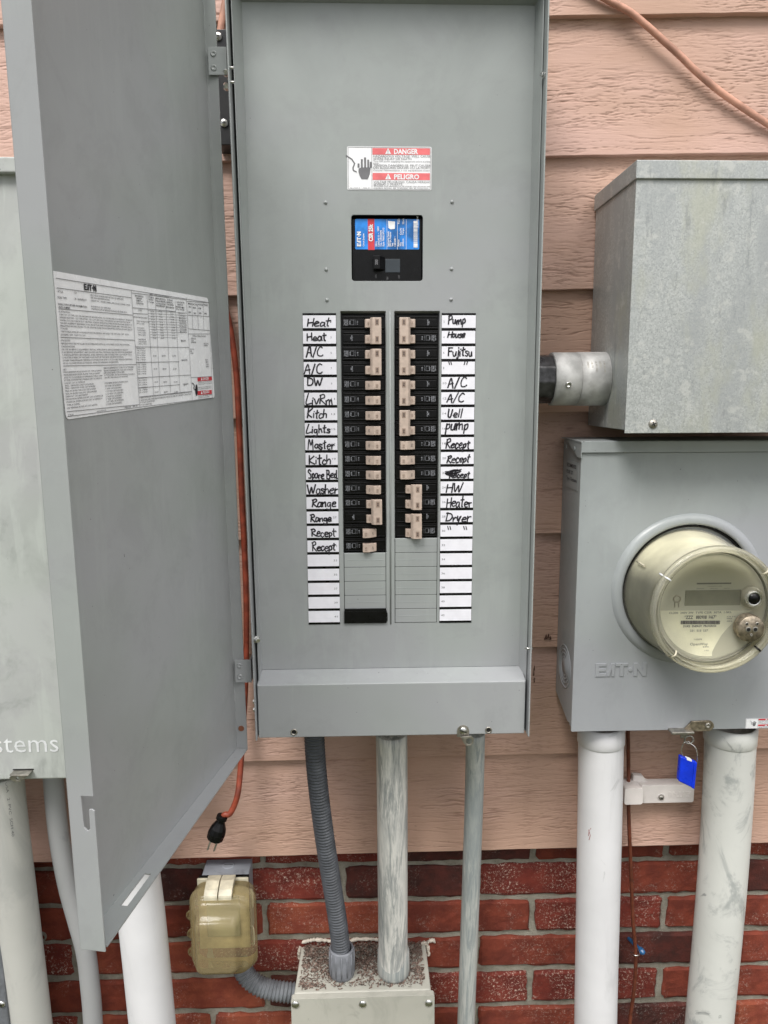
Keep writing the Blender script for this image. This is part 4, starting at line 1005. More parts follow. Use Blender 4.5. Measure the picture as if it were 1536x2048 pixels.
# painted-over cable crossing the top right
pc = MB(); pts = [at(px, py, -.012) for px, py in ((1120, -60), (1170, -28), (1215, 0), (1258, 23), (1295.5, 53), (1326.5, 81), (1357.5, 109), (1388.5, 139.5), (1432, 177), (1478, 210), (1536, 248), (1600, 285), (1700, 330))]
pc.tube(pts, .0046, 14, resample=6); tag(pc.build('cable', M['pink_cord']), 'peach painted cable sagging diagonally across the siding at the upper right', 'cable')
# second piece by the hinge
pc = MB(); pts = [at(px, py, -.02) for px, py in ((462, -60), (455, -20), (449, 10), (442, 50), (436, 100), (434, 150))]
pc.tube(pts, .0044, 12, resample=6); tag(pc.build('cable', M['pink_cord']), 'short visible run of painted cable behind the top hinge', 'cable')

# orange extension cord hanging behind the door
ec = thing('extension_cord', 'orange extension cord with black plug hanging behind the open door', 'cord', at(440, 1640, -.06))
pts = [at(430, 560, -.016), at(457, 640, -.016), at(472, 740, -.016), at(478, 850, -.016), at(484, 1000, -.016), at(491, 1150, -.016), at(493, 1260, -.018), at(491, 1370, -.022), at(487, 1440, -.03), at(483, 1510, -.042), at(479, 1560, -.052), at(475, 1590, -.06), at(468, 1612, -.062), at(459, 1628, -.064), at(450, 1629, -.064), at(444, 1636, -.064)]
b = MB(); b.tube(pts, .0044, 14, resample=6); b.build('cord', M['orange'], ec)
p0, p1 = at(445, 1632, -.064), at(426, 1688, -.066); ax = (p1 - p0)
b = MB(); b.lathe(p0, ax, [(0, -.002), (.0085, -.001), (.0085, .006), (.0065, .007), (.0070, .010), (.0120, .020), (.0135, .028), (.0125, .038), (.0085, .0405), (0, .0405)], 12, smooth=False)
pl = b.build('plug', M['black'], ec, bevel=.001)
axn = ax.normalized(); sdv = Vector((1, 0, .25)).normalized()
for s_, l_ in ((-1, .014), (1, .019)):
    c = p0 + axn * .040 + sdv * s_ * .0058
    q = [c + sdv * a * .0016 + Vector((0, 1, 0)) * bb * .003 for a, bb in ((-1, -1), (1, -1), (1, 1), (-1, 1))]
    b = MB(); b.hexa(q, [v + axn * l_ for v in q]); b.build('prong', M['steel_dull'], pl, bevel=.0003)

# galvanised box
GY = -.165
gx0, gz0, gz1 = .337, 1.4505, 1.7785
gb = thing('junction_box', 'weathered galvanised steel box above the meter enclosure', 'junction box', (gx0 + .15, 0, gz0))
b = MB(); b.box(gx0, gx0 + .31, GY + .0015, -.006, gz0 + .004, gz1 - .004); b.build('box_body', M['galv'], gb, bevel=.0012, seg=3)
b = MB(); b.box(gx0 - .0004, gx0 + .3104, GY, GY + .0022, gz0, gz1 - .02); b.build('front_cover', M['galv'], gb, bevel=.0005)
b = MB(); b.box(gx0 - .0022, gx0 + .3122, GY - .0035, -.004, gz1 - .0215, gz1); b.build('rain_cap', M['galv'], gb, bevel=.0011, seg=3)
def screw(p, par, r=.0052, m='steel_dull', cross=True, name='screw'):
    b = MB(); b.lathe(p, (0, -1, 0), [(r, 0), (r, .0008), (r * .85, .0020), (r * .45, .0030), (0, .0033)], 20); so = b.build(name, M[m], par)
    if cross:
        b = MB()
        for a in (25, 115):
            dx, dz = math.cos(R(a)) * r * .5, math.sin(R(a)) * r * .5; stroke(b, [(p[0] - dx, p[2] - dz), (p[0] + dx, p[2] + dz)], r * .2, p[1] - .0035 - a * 1e-6)
        b.build('screw_recess', M['black_matt'], so, flat=True)
    return so
p = at(1306, 848, GY); screw((p.x, GY, p.z), gb, .0058)

# pipe nipple and hubs joining the two
cy_, cz_ = -.072, at(1160, 758, -.072).z
cp = thing('conduit_coupling', 'short grey hub and black nipple joining the panel to the galvanised box', 'pipe coupling', (.28, cy_, cz_))
xa, xb, xc = at(1113, 758, cy_ - .035).x, at(1166, 758, cy_ - .035).x, gx0
b = MB(); b.lathe((ER + t_, cy_, cz_), (1, 0, 0), [(0.02, 0), (.0338, 0), (.0338, xa - ER), (0.02, xa - ER)], 10, smooth=False); b.build('black_nipple', M['black_nipple'], cp, bevel=.0015)
b = MB(); b.lathe((xa, cy_, cz_), (1, 0, 0), [(.030, 0), (.0350, 0), (.0362, .001), (.0362, xb - xa - .0006), (.0345, xb - xa)], 48); b.build('hub', M['aluminium'], cp, label='plain grey hub next to the black nipple')
b = MB(); b.lathe((xb, cy_, cz_), (1, 0, 0), [(.0345, 0), (.0366, .0004), (.0366, xc - xb - .0006), (.030, xc - xb)], 48); h2 = b.build('hub', M['aluminium'], cp, label='grey hub with raised lettering')
def wraptext(mb, s, x, ang0, size, width, r, rise):
    vv, ff, a, bb = glyphs(s, .01); sx = width / (bb - a)
    o = []
    for X_, Y_ in vv:
        an = ang0 - ((X_ - a) * sx) / r; o.append((x + Y_ * size, cy_ - math.cos(an) * rise, cz_ + math.sin(an) * rise))
    mb.add(o, ff)
b = MB()
for k, s in enumerate(('CANADA', '45', 'UL FITTING', 'LISTED', '2 IN ALUM')): wraptext(b, s, xb + .006 + k * .0055, R(38), .0036, .010 + .006 * (k in (2, 4)), .0366, .0368)
b.build('raised_lettering', M['steel_dull'], h2, flat=True)
b = MB(); b.lathe((xa + .016, cy_ - .0345, cz_ - .008), (0, -1, -.2), [(.0040, 0), (.0040, .0022), (.0026, .0026), (.0024, .0012), (0, .0012)], 14); b.build('set_screw', M['zinc'], cp)

# meter enclosure
QY = -.105
qx0, qx1, qz0, qz1 = .2995, .622, 1.0195, 1.4365
me_ = thing('meter_enclosure', 'light grey meter socket enclosure under the galvanised box', 'meter box', ((qx0 + qx1) / 2, 0, qz0))
b = MB()
# side profile: the body stops short of the cover and is cut back at the foot
prof = [(-.006, qz0 + .022), (-.006, qz1 - .001), (QY + .0145, qz1 - .001), (QY + .0145, qz0 + .006), (QY + .030, qz0 + .003)]
b.prism([(qx0 + .0025, y, z) for y, z in prof], (qx1 - qx0 - .005, 0, 0)); b.build('box_body', M['grey_meter'], me_, bevel=.0008)
b = MB(); b.box(qx0 + .001, qx1 - .001, QY + .0035, QY + .0140, qz0 + .004, qz1 - .003); b.build('inner_frame', M['grey_meter'], me_, bevel=.0012)
rc = at(1390, 1184, QY); rcx, rcz = .4570, 1.2285
b = MB(); b.plate(rrect(qx0, qx1, qz0, qz1 - .0155, .0015, 2), [circ(rcx, rcz, .0935, 64)], QY, QY + .0030); b.build('front_cover', M['grey_meter'], me_, bevel=.0008, seg=2)
b = MB(); b.add([(qx0 - .001, QY - .0035, qz1 - .0155), (qx1 + .001, QY - .0035, qz1 - .0155), (qx1 + .001, QY - .0035, qz1 - .001), (qx0 - .001, QY - .0035, qz1 - .001)], [(0, 1, 2, 3)])
b = MB(); b.box(qx0 - .0015, qx1 + .0015, QY - .0035, -.0065, qz1 - .001, qz1 + .0006); b.box(qx0 - .0015, qx1 + .0015, QY - .0035, QY - .0018, qz1 - .0150, qz1 - .001)
b.hexa([(qx0 - .0015, QY - .0035, qz1 - .0225), (qx0, QY - .0035, qz1 - .0225), (qx0, QY + .012, qz1 - .0225), (qx0 - .0015, QY + .012, qz1 - .0225)], [(qx0 - .0015, QY - .0035, qz1 - .001), (qx0, QY - .0035, qz1 - .001), (qx0, -.03, qz1 - .001), (qx0 - .0015, -.03, qz1 - .001)])
b.build('top_cap', M['grey_meter'], me_, bevel=.0007)
b = MB(); b.lathe((rcx, QY, rcz), (0, -1, 0), [(.1085, -.0005), (.1075, .0010), (.1045, .0042), (.1015, .0055), (.0960, .0055), (.0935, .0042), (.0930, .0005), (.0930, -.006)], 96); b.build('meter_ring', M['grey_meter'], me_)
b = MB(); b.lathe((rcx, QY + .006, rcz), (0, -1, 0), [(.0932, 0), (.0932, .0072), (.0895, .0078), (.0890, 0)], 96); b.build('socket_gasket', M['black'], me_)
b = MB(); b.lathe((rcx, QY + .009, rcz), (0, -1, 0), [(.0932, 0), (0, .0001)], 64); b.build('socket_back', M['black_matt'], me_)
# embossed lettering
p = at(1190, 1353, QY); p2 = at(1292, 1353, QY); b = MB()
logo(b, (p.x, QY + .0002, p.z), p2.x - p.x, at(1190, 1327, QY).z - p.z, e=(0, -.0016, 0)); b.build('embossed_lettering', M['grey_meter'], me_, bevel=.0004, seg=2)
# knockouts on the side
kc = Vector((qx0 + .0024, -.052, at(1130, 1331, -.05).z))
for rr2 in (.0315, .0250, .0195, .0140):
    b = MB(); b.lathe(kc, (-1, 0, 0), [(rr2 + .0011, 0), (rr2 + .0007, .0009), (rr2 - .0007, .0009), (rr2 - .0011, 0)], 48); b.build('knockout_ring', M['grey_meter'], me_)
b = MB(); b.lathe(kc, (-1, 0, 0), [(.0125, .0), (.0120, .0008), (0, .0009)], 32); b.build('knockout_disc', M['grey_meter'], me_)
# sticker on the side
b = MB(); zt_, zb_ = at(1140, 922, -.05).z, at(1140, 976, -.05).z; xx = qx0 + .0022
b.box(xx - .0004, xx, -.088, -.022, zb_, zt_); so = b.build('side_sticker', M['grey_meter'], me_)
b = MB()
for k, s in enumerate(('RECOMMENDED', 'FUSE 27', 'Type 3 Enclosure')): text(b, s, (xx - .0006, -.030, zt_ - .009 - k * .0095), .0075, width=(.048, .032, .052)[k], ex=Vector((0, -1, 0)), ez=EZ, bold=.01)
b.build('printed_text', M['ink'], so, flat=True)
for y_, z_ in ((-.035, 1.425), (-.078, 1.425)):
    b = MB(); b.lathe((qx0 - .0016, y_, z_), (-1, 0, 0), [(.0035, 0), (.003, .0008), (.001, .0009), (0, .0005)], 14); b.build('rivet', M['grey_meter'], me_)
p = at(1490, 1457, QY); p2 = at(1490, 1437, QY); danger_label(me_, p.x, p.x + .062, p.z, p2.z, QY - .0002, True, .6, 'red')
# latch
lt = [(1384, 1443), (1418, 1441.5), (1424, 1443), (1428, 1448), (1428.5, 1454), (1424, 1460), (1418, 1462.5), (1390, 1463), (1364, 1463.5)]
pp = [at(x, y, QY - .004) for x, y in lt]
b = MB(); b.prism([(v.x, QY - .001, v.z) for v in pp], (0, -.003, 0)); lo = b.build('latch', M['bronze'], me_, bevel=.0007)
v = at(1415.5, 1451, QY - .004); b = MB(); b.lathe((v.x, QY - .004, v.z), (0, -1, 0), [(.0042, 0), (.0040, .001), (.0022, .0018), (.0018, .001), (0, .001)], 18); b.build('latch_rivet', M['steel_dull'], lo)
v, v2 = at(1343, 1464, QY - .012), at(1388, 1468, QY - .012); b = MB(); b.box(v.x, v2.x, QY - .014, QY + .006, v2.z, v.z + .0005); b.build('latch_bar', M['steel_dull'], lo, bevel=.0012)
v = at(1379, 1482, QY + .01); b = MB(); tor = [(v.x + .0065 * math.cos(w), QY + .012, v.z + .001 + .0058 * math.sin(w)) for w in np.linspace(0, 2 * math.pi, 25)]
b.tube(tor, .0015, 8); v3 = at(1362, 1477, QY + .01); b.box(v3.x, v.x - .003, QY + .011, QY + .013, v3.z, v3.z + .006); b.build('hasp_eye', M['steel_dull'], lo)

# electric meter (sits a little low in its ring)
rcx -= .0028; rcz -= .0032
mt = thing('electric_meter', 'round clear-covered electric meter with display and cream nameplate plugged into the grey enclosure', 'electric meter', (rcx, QY, rcz))
MYF = -.198
L_ = QY - MYF
b = MB(); b.lathe((rcx, QY, rcz), (0, -1, 0), [(.0890, -.004), (.0888, .003), (.0868, .010), (.0850, L_ * .6), (.0836, L_ - .016), (.0838, L_ - .006), (.0815, L_), (.0780, L_ + .003), (.0745, L_ + .0018), (.0715, L_ - .006), (.0708, L_ - .0085), (0, L_ - .0090)], 96)
b.build('glass_cover', M['glass'], mt)
b = MB(); prf = [(.0800 + .0046 * math.cos(w), L_ - .0035 + .0058 * math.sin(w)) for w in np.linspace(0, 2 * math.pi, 17)]; b.lathe((rcx, QY, rcz), (0, -1, 0), prf, 96); b.build('cover_rim', M['rim'], mt)
b = MB(); b.lathe((rcx, QY, rcz), (0, -1, 0), [(.0745, L_ - .0150), (.0752, L_ - .0140), (.0728, L_ - .0135), (.0722, L_ - .0150)], 96); b.build('inner_ring', plain('olive_recess_shade', (.16, .16, .115), .5), mt)  # dark ring added for a recessed look, the shade put into its colour
b = MB(); b.lathe((rcx, QY, rcz), (0, -1, 0), [(.0870, -.002), (.0850, .005), (.0825, .010), (.0815, L_ * .55), (.0800, L_ - .019), (.0740, L_ - .0195), (.0735, L_ - .0165), (.0700, L_ - .0165)], 96); b.build('meter_case', M['meter_case'], mt)
fy = MYF + .0160
b = MB(); b.lathe((rcx, fy, rcz), (0, -1, 0), [(.0702, 0), (.0690, .0006), (0, .0007)], 96); b.build('face_plate', M['meter_face'], mt)
FYm = fy - .0008
def fp(zx, zy, o=0.0):          # zoomed-photo coordinates of the meter face
    return at(1290 + zx / 6.244, 1080 + zy / 6.244, FYm - o)
A, B = fp(505, 628), fp(1188, 812)
b = MB(); b.box(A.x, B.x, FYm - .0008, FYm, B.z, A.z); b.build('display', M['lcd'], mt, bevel=.0003)
# cream card: lower-left segment with a swept right edge
cpts = []
ccx, ccz, cr_ = rcx, rcz, .0668
top = fp(275, 880).z
sweep = [fp(*q) for q in ((1335, 880), (1240, 925), (1130, 1000), (1030, 1095), (950, 1190), (890, 1290), (835, 1400))]
a_s = math.atan2(sweep[-1].z - ccz, sweep[-1].x - ccx); a_e = math.pi + math.asin(min(1, (ccz - top) / cr_))
arc = [(ccx + cr_ * math.cos(w), ccz + cr_ * math.sin(w)) for w in np.linspace(a_s, a_e - 2 * math.pi, 26)]
poly = [(v.x, v.z) for v in sweep][::1] + arc
b = MB(); b.prism([(x, FYm, z) for x, z in poly], (0, -.0004, 0)); card = b.build('name_card', M['meter_card'], mt)
b = MB(); yk = FYm - .0007
def mtx(s, x0, zy, x1, hpx, bold=.0):
    a, c = fp(x0, zy), fp(x1, zy); h = fp(x0, zy - hpx).z - a.z; text(b, s, (a.x, yk, a.z), h / .72, width=c.x - a.x, bold=bold)
mtx('CL200  240V 3W  TYPE C2SR  30TA  1.0Kh', 298, 922, 1072, 26); mtx('*ZZZ   880908  H67*', 488, 985, 888, 42, .02); mtx('DUKE  ENERGY  PROGRESS', 474, 1088, 886, 26, .02); mtx('331  513  537', 560, 1145, 782, 28)
mtx('Y105878', 605, 1250, 705, 20); mtx('OpenWay', 560, 1315, 780, 34); mtx('by Itron', 720, 1338, 792, 14, .03); mtx('1.02', 740, 1385, 790, 14)
mtx('CA 0.5', 1020, 962, 1125, 15); mtx('FM2S', 1020, 988, 1085, 18); mtx('60Hz', 1020, 1020, 1085, 18)
rr_ = random.Random(3); x = 445.
while x < 928:
    w_ = rr_.choice((5, 7, 11)); a, c = fp(x, 1005), fp(x + w_, 1050); rect(b, a.x, c.x, c.z, a.z, yk - .0001); x += w_ + rr_.choice((4, 6))
mtx('IIIIIIIIIIIIIIIIIIIIIIIIIIIIIIII', 645, 552, 1072, 18, .03); mtx('C2SODS-1100', 780, 580, 955, 9); mtx('DEMAND', 640, 610, 735, 9); mtx('TEST ALT', 810, 608, 905, 9); mtx('kWh kW', 985, 607, 1055, 9)
b.build('printed_text', M['ink'], card, flat=True)
b = MB(); c = fp(402, 735); b.lathe((c.x, FYm, c.z), (0, -1, 0), [(.0050, 0), (.0050, .0012), (.0040, .0014), (.0034, .0002)], 20); s1 = fp(375, 760); s2 = fp(378, 840); s3 = fp(418, 840)
b.box(s1.x - .0004, s1.x + .0004, FYm - .0012, FYm, s2.z, s1.z); b.box(s3.x - .0004, s3.x + .0004, FYm - .0012, FYm, s2.z, s1.z); b.build('sensor_bracket', M['cream'], mt)
# optical port ring and key lock
c = at(1511, 1199, MYF - .002); c = Vector((c.x, MYF + .006, c.z))
b = MB(); b.lathe(c, (0, -1, 0), [(.0145, -.006), (.0135, .0020), (.0120, .0060), (.0105, .0062), (.0100, .0035)], 40); op = b.build('optical_port', M['glass'], mt)
b = MB(); b.lathe(c, (0, -1, 0), [(.0102, 0), (.0102, .0050), (.0078, .0054), (.0074, .0042)], 40); b.build('port_ring', M['zinc'], op)
b = MB(); b.lathe(c, (0, -1, 0), [(.0076, .0), (.0072, .0056), (0, .0060)], 32); b.build('port_window', M['black'], op)
c = at(1504, 1259, MYF - .006); c = Vector((c.x, MYF + .004, c.z))
b = MB(); b.lathe(c, (0, -1, 0), [(.0175, -.005), (.0180, .004), (.0172, .0050), (.0172, .0075), (.0165, .0085), (0, .0088)], 40); lk = b.build('lock', M['bronze'], mt)
b = MB()
for dx, dz, r2 in ((-.0065, .0070, .0022), (.0070, .0070, .0022), (-.0040, -.0005, .0038), (.0050, -.0005, .0038), (.0005, -.0078, .0020)):
    b.lathe(c + Vector((dx, -.0089, dz)), (0, -1, 0), [(r2, 0), (r2 * .8, .0004), (r2 * .55, .0001), (0, .0001)], 16)
b.build('lock_pin', M['steel_dull'], lk)
b = MB()
for dx, dz, r2 in ((-.0065, .0070, .0013), (.0070, .0070, .0013), (-.0040, -.0005, .0024), (.0050, -.0005, .0024)): b.lathe(c + Vector((dx, -.0093, dz)), (0, -1, 0), [(r2, 0), (0, .0001)], 12)
b.build('pin_hole', M['black_matt'], lk)
# moulded ribs across the rim
def rib(ang, m, w=.0012):
    a = R(ang); b = MB()
    P = [(rcx + rr3 * math.cos(a), y_, rcz + rr3 * math.sin(a)) for rr3, y_ in ((.0725, MYF + .002), (.0755, MYF - .0022), (.0785, MYF - .0036), (.0818, MYF - .0008), (.0842, MYF + .006), (.0842, MYF + .014))]
    b.tube(P, w, 6, resample=3); b.build('cover_rib', M[m], mt)
for an, m in ((147, 'white_print'), (40, 'cream'), (228, 'cream'), (318, 'black')): rib(an, m)
a = R(148); b = MB(); b.tube([(rcx + .0890 * math.cos(a), QY - .012, rcz + .0890 * math.sin(a)), (rcx + .0868 * math.cos(a), QY - .034, rcz + .0868 * math.sin(a))], .0014, 6); b.build('cover_rib', M['cream'], mt)

# blue security seal
sl_ = thing('security_seal', 'bright blue plastic seal on a wire loop hanging under the meter latch', 'seal', at(1376, 1545, -.11))
Y_ = -.112
q = [at(x, y, Y_) for x, y in ((1361.5, 1513), (1395, 1525.5), (1389.5, 1578.5), (1357.5, 1563))]
b = MB(); b.prism([v for v in q], (0, .009, 0)); body = b.build('seal_body', M['seal_blue'], sl_, bevel=.0016, seg=3)
q2 = [q[0] + (q[1] - q[0]) * .80 + Vector((0, -.0009, 0)), q[1] + Vector((0, -.0009, 0)) + (q[0] - q[1]) * .04, q[2] + (q[3] - q[2]) * .04 + Vector((0, -.0009, 0)), q[3] + (q[2] - q[3]) * .80 + Vector((0, -.0009, 0))]
b = MB(); b.prism(q2, (0, .002, 0)); b.build('seal_ridge', M['seal_blue'], body, bevel=.0006)
q3 = [q[0] + (q[1] - q[0]) * f + Vector((0, -.0004, dz)) for f, dz in ((.36, .0012), (.66, .0012), (.66, -.0018), (.36, -.0018))]
b = MB(); b.prism(q3, (0, .007, 0)); b.build('seal_tab', M['white_print'], body, bevel=.0004)
b = MB(); b.tube([at(x, y, Y_ + .004) for x, y in ((1366.5, 1516), (1364, 1507), (1363, 1498), (1366, 1489), (1370, 1484))] + [at(1376, 1483, Y_ + .010), at(1384, 1489, Y_ + .006), at(1391.5, 1496, Y_ + .004), at(1394.5, 1506, Y_ + .004), at(1394.5, 1526, Y_ + .004)], .0007, 8, resample=5); b.build('wire_loop', M['zinc'], sl_)

# intersystem bonding bar
ib = thing('bonding_bar', 'off-white plastic bonding terminal cover screwed to the siding between two conduits', 'terminal bar', at(1315, 1605, -.03))
def ip(px, py, Y=-.028): return at(px, py, Y)
b = MB(); A, B = ip(1283, 1571), ip(1387, 1604.5)
b.prism([(x, -.028, z) for x, z in rrect(A.x, B.x, B.z, A.z, .003, 3)], (0, .020, 0)); bd = b.build('cover_body', M['bar_white'], ib, bevel=.0012, seg=3)
b = MB(); out = [(1246, 1559), (1253, 1566), (1262, 1568), (1266, 1563), (1267, 1551), (1286, 1552), (1292, 1561), (1300, 1564), (1386, 1564), (1386, 1600), (1250, 1600)]
b.prism([(lambda v: (v.x, -.016, v.z))(at(x, y, -.016)) for x, y in out], (0, .010, 0)); b.build('back_flange', M['bar_white'], ib, bevel=.0012, seg=2)
b = MB(); A, B = ip(1250, 1577, -.038), ip(1285.5, 1609, -.038); b.prism([(x, -.038, z) for x, z in rrect(A.x, B.x, B.z, A.z, .004, 4)], (0, .030, 0)); b.build('end_block', M['bar_white'], ib, bevel=.002, seg=3)
v = ip(1322, 1594); b = MB(); b.lathe((v.x, -.0282, v.z), (0, -1, 0), [(.0062, 0), (.0058, .0004), (.0052, .0006)], 20); b.build('screw_boss', M['bar_white'], ib); screw((v.x, -.0286, v.z), ib, .0042, 'steel_dull')
b = MB(); A, B = ip(1382, 1583), ip(1338, 1583); logo(b, (A.x, -.0280, A.z), A.x - B.x, A.z - ip(1382, 1594).z, Vector((-1, 0, 0)), Vector((0, 0, -1)), (0, -.0007, 0)); b.build('moulded_lettering', M['bar_white'], ib)

# brown cable
b = MB(); b.tube([at(x, y, -.016) for x, y in ((1255, 1380), (1256, 1470), (1257, 1540), (1257, 1600), (1258, 1650), (1262, 1740), (1266, 1840), (1271, 1900), (1271, 1945), (1267, 1990), (1260, 2040), (1255, 2120), (1254, 2300))], .0031, 10, resample=6)
tag(b.build('cable', M['brown_wire']), 'thin dark brown cable running down beside the white conduit over the bricks', 'cable')
wc = thing('cable_clip', 'small blue clip tying the thin brown cable to a dark brick', 'clip', at(1279, 1905, -.01))
b = MB(); v = at(1271, 1908, -.016); b.tube([(v.x - .006, -.012, v.z), (v.x - .003, -.020, v.z + .001), (v.x + .003, -.020, v.z + .001), (v.x + .007, -.012, v.z + .0005), (v.x + .008, .02, v.z)], .0011, 8, resample=4); b.build('wire_tie', M['zinc'], wc)
b = MB(); v = at(1283, 1907, -.01); b.lathe((v.x, 0.0, v.z), (.25, -1, .1), [(.003, -.03), (.004, 0), (.0058, .002), (.0050, .009), (.0022, .012), (0, .0125)], 8, smooth=False); b.build('clip_head', M['blue_wire'], wc)

# conduits under the meter enclosure
def conduit(name, label, mat_, pts, r, group=None, hub=None, n=40, cat='conduit'):
    P = [at(*q) for q in pts]
    o = thing(name, label, cat, P[-1], group); b = MB(); b.tube(P, r, n, resample=8); b.build('pipe', M[mat_], o)
    if hub:
        h0, h1_, hr, hm = hub; a = P[0]; dd = (P[-1] - P[0]).normalized()
        b = MB(); b.lathe(a, dd, [(hr * .9, h0), (hr, h0 + .001), (hr, h1_ - .0015), (hr - .0012, h1_), (r * .98, h1_)], n); b.build('hub_collar', M[hm], o)
    return o
conduit('conduit', 'clean white painted conduit below the left end of the meter enclosure', 'pvc_white', [(1202, 1462, -.055), (1200, 1600, -.052), (1196, 1800, -.050), (1191, 2048, -.048), (1189, 2300, -.046)], .0335, hub=(-.012, .018, .0350, 'pvc_white'))
b = MB(); v = at(1183, 1660, -.088)
for k, (dx, z0, z1) in enumerate(((-.0035, .020, -.004), (0, .016, -.018), (.0022, .010, -.006), (.001, -.008, -.024))): stroke(b, [(v.x + dx - .001, v.z + z0), (v.x + dx + .0012, v.z + (z0 + z1) / 2), (v.x + dx, v.z + z1)], .0007, -.0795 - .0002 * k)
WC = [o for o in bpy.data.objects if o.get('label', '').startswith('clean white painted')][0]
for i_, p_ in enumerate(b.v):                      # lay the scrape on the round of the pipe
    ax_ = at(1199, 1660, -.0515); d_ = p_[0] - ax_.x; b.v[i_] = (p_[0], ax_.y - math.sqrt(max(0, .0338 ** 2 - d_ * d_)), p_[2])
b.build('paint_scrape', plain('red_scrape', (.35, .12, .12), .6), WC, flat=True)
conduit('conduit', 'grey smeared white conduit at the right edge below the meter enclosure', 'pvc_dirty', [(1461, 1462, -.055), (1455, 1600, -.052), (1441, 1800, -.048), (1418, 2048, -.044), (1400, 2250, -.040)], .0365, hub=(-.012, .016, .0380, 'pvc_dirty'))
# below the panel
conduit('conduit', 'middle grey conduit with brushed white paint between panel and beige box', 'streak', [(783, 1465, -.075), (784.5, 1600, -.066), (785.5, 1800, -.050), (786.5, 1950, -.035)], .0232)
conduit('conduit', 'thin grey metal conduit right of the brushed one reaching below the frame', 'streak2', [(951, 1465, -.07), (948, 1600, -.055), (941, 1800, -.040), (932, 2048, -.025), (926, 2250, -.012)], .0142)
# corrugated flexible conduit
def flexible(name, label, mat_, P, r, pitch_, amp=.0011):
    P = catmull([Vector(p) for p in P], 40); L = 0; S = [0]
    for a, b_ in zip(P, P[1:]): L += (b_ - a).length; S.append(L)
    n = int(L / pitch_ * 8); Q = []; j = 0
    for i in range(n + 1):
        s = L * i / n
        while j < len(S) - 2 and S[j + 1] < s: j += 1
        Q.append(P[j].lerp(P[j + 1], (s - S[j]) / max(1e-9, S[j + 1] - S[j])))
    b = MB(); b.tube(Q, lambda t: r + amp * math.sin(t * L / pitch_ * 2 * math.pi), 28)
    return tag(b.build(name, M[mat_]), label, 'flexible conduit')
flexible('flexible_conduit', 'dark ribbed flexible conduit from panel underside to beige box', 'flex', [at(628, 1440, -.085), at(630, 1500, -.082), at(637, 1580, -.074), at(650, 1680, -.063), at(664, 1770, -.050), at(675, 1840, -.042), at(682, 1900, -.036), at(684.5, 1948, -.035)], .0140, .0052, .0010)

# beige pull box
px0 = thing('pull_box', 'beige weathered plastic box covered with dry debris at the foot of the pipes', 'junction box', (at(726, 2040, -.03).x, YB, .44))
zt = at(726, 1889.5, YB - .001).z
PYF = -.072
x0b, x1b, x0f, x1f = at(603, 1892, YB).x, at(851, 1890, YB).x, at(588, 1988, PYF).x, at(862, 1986, PYF).x
zbm = zt - .215
b = MB(); b.hexa([(x0f, PYF, zt), (x1f, PYF, zt), (x1b, YB - .001, zt), (x0b, YB - .001, zt)], [(x0f, PYF, zbm), (x1f, PYF, zbm), (x1b, YB - .001, zbm), (x0b, YB - .001, zbm)]); b.build('box_body', M['beige_box'], px0, bevel=.003, seg=3)
x0c, x1c = at(582, 1990, PYF - .008).x, at(869, 1990, PYF - .008).x
b = MB(); b.prism([(x, PYF - .010, z) for x, z in rrect(x0c, x1c, zbm - .006, zt - .001, .004, 4)], (0, .010, 0)); cv = b.build('front_cover', M['beige_box'], px0, bevel=.0015, seg=3)
for px, py in ((591, 2009), (725.5, 2008), (857.5, 2006)):
    p = at(px, py, PYF - .010); screw((p.x, PYF - .010, p.z), cv, .0062, 'zinc', False)
for k in range(3):
    x = x0c + .008 + k * (x1c - x0c - .016) / 2; screw((x, PYF - .010, zbm + .004), cv, .0062, 'zinc', False)
# caulk bead round the box
rr_ = random.Random(8)
for pts in ([at(600, 1918, YB), at(599, 1905, YB), at(601, 1893, YB)], [at(603, 1884, YB), at(625, 1879, YB), at(650, 1879.5, YB), at(668, 1882, YB)], [at(700, 1882, YB), at(712, 1878, YB), at(740, 1878, YB), at(758, 1879, YB)], [at(842, 1886, YB), at(853, 1884, YB), at(862, 1880, YB), at(871, 1881, YB)], [at(853, 1886, YB), at(856, 1898, YB), at(857, 1910, YB)]):
    P = catmull([Vector((p.x, YB - .001, p.z)) for p in pts], 8); P = [p + Vector((rr_.uniform(-.0008, .0008), 0, rr_.uniform(-.0008, .0008))) for p in P]
    rs = [.0030 * rr_.uniform(.6, 1.3) for _ in P]; b = MB(); b.tube(P, lambda t, rs=rs: rs[min(len(rs) - 1, int(t * (len(rs) - 1)))], 7); b.build('caulk_bead', M['caulk'], px0)
# fittings on top of it
def fitting(pc_, r, h, ribs, m, label, cat='conduit fitting'):
    o = thing('conduit_fitting', label, cat, pc_)
    b = MB(); b.lathe(pc_, (0, 0, 1), [(r * .82, 0), (r * .95, .0015), (r * .97, .006), (r, .008), (r * .97, h - .003), (r * .90, h), (r * .78, h - .001), (r * .76, h - .01)], 40); body = b.build('body', M[m], o)
    if ribs:
        b = MB()
        for k in range(ribs):
            w = 2 * math.pi * (k + .5) / ribs; c, s_ = math.cos(w), math.sin(w)
            b.tube([pc_ + Vector((c * r * 1.0, s_ * r * 1.0, .008)), pc_ + Vector((c * r * .975, s_ * r * .975, h - .004))], .0011, 5)
        b.build('grip_ribs', M[m], o, kind='stuff')
    return o
v = at(684, 1946, -.035); fitting(Vector((v.x, -.035, zt)), .0205, .049, 14, 'fitting', 'ribbed dark grey fitting gripping the flexible conduit on the beige box')
v = at(787, 1950, -.035); fitting(Vector((v.x, -.035, zt)), .0262, .044, 0, 'streak2', 'smooth paint-smeared grey collar holding the brushed conduit on the beige box')
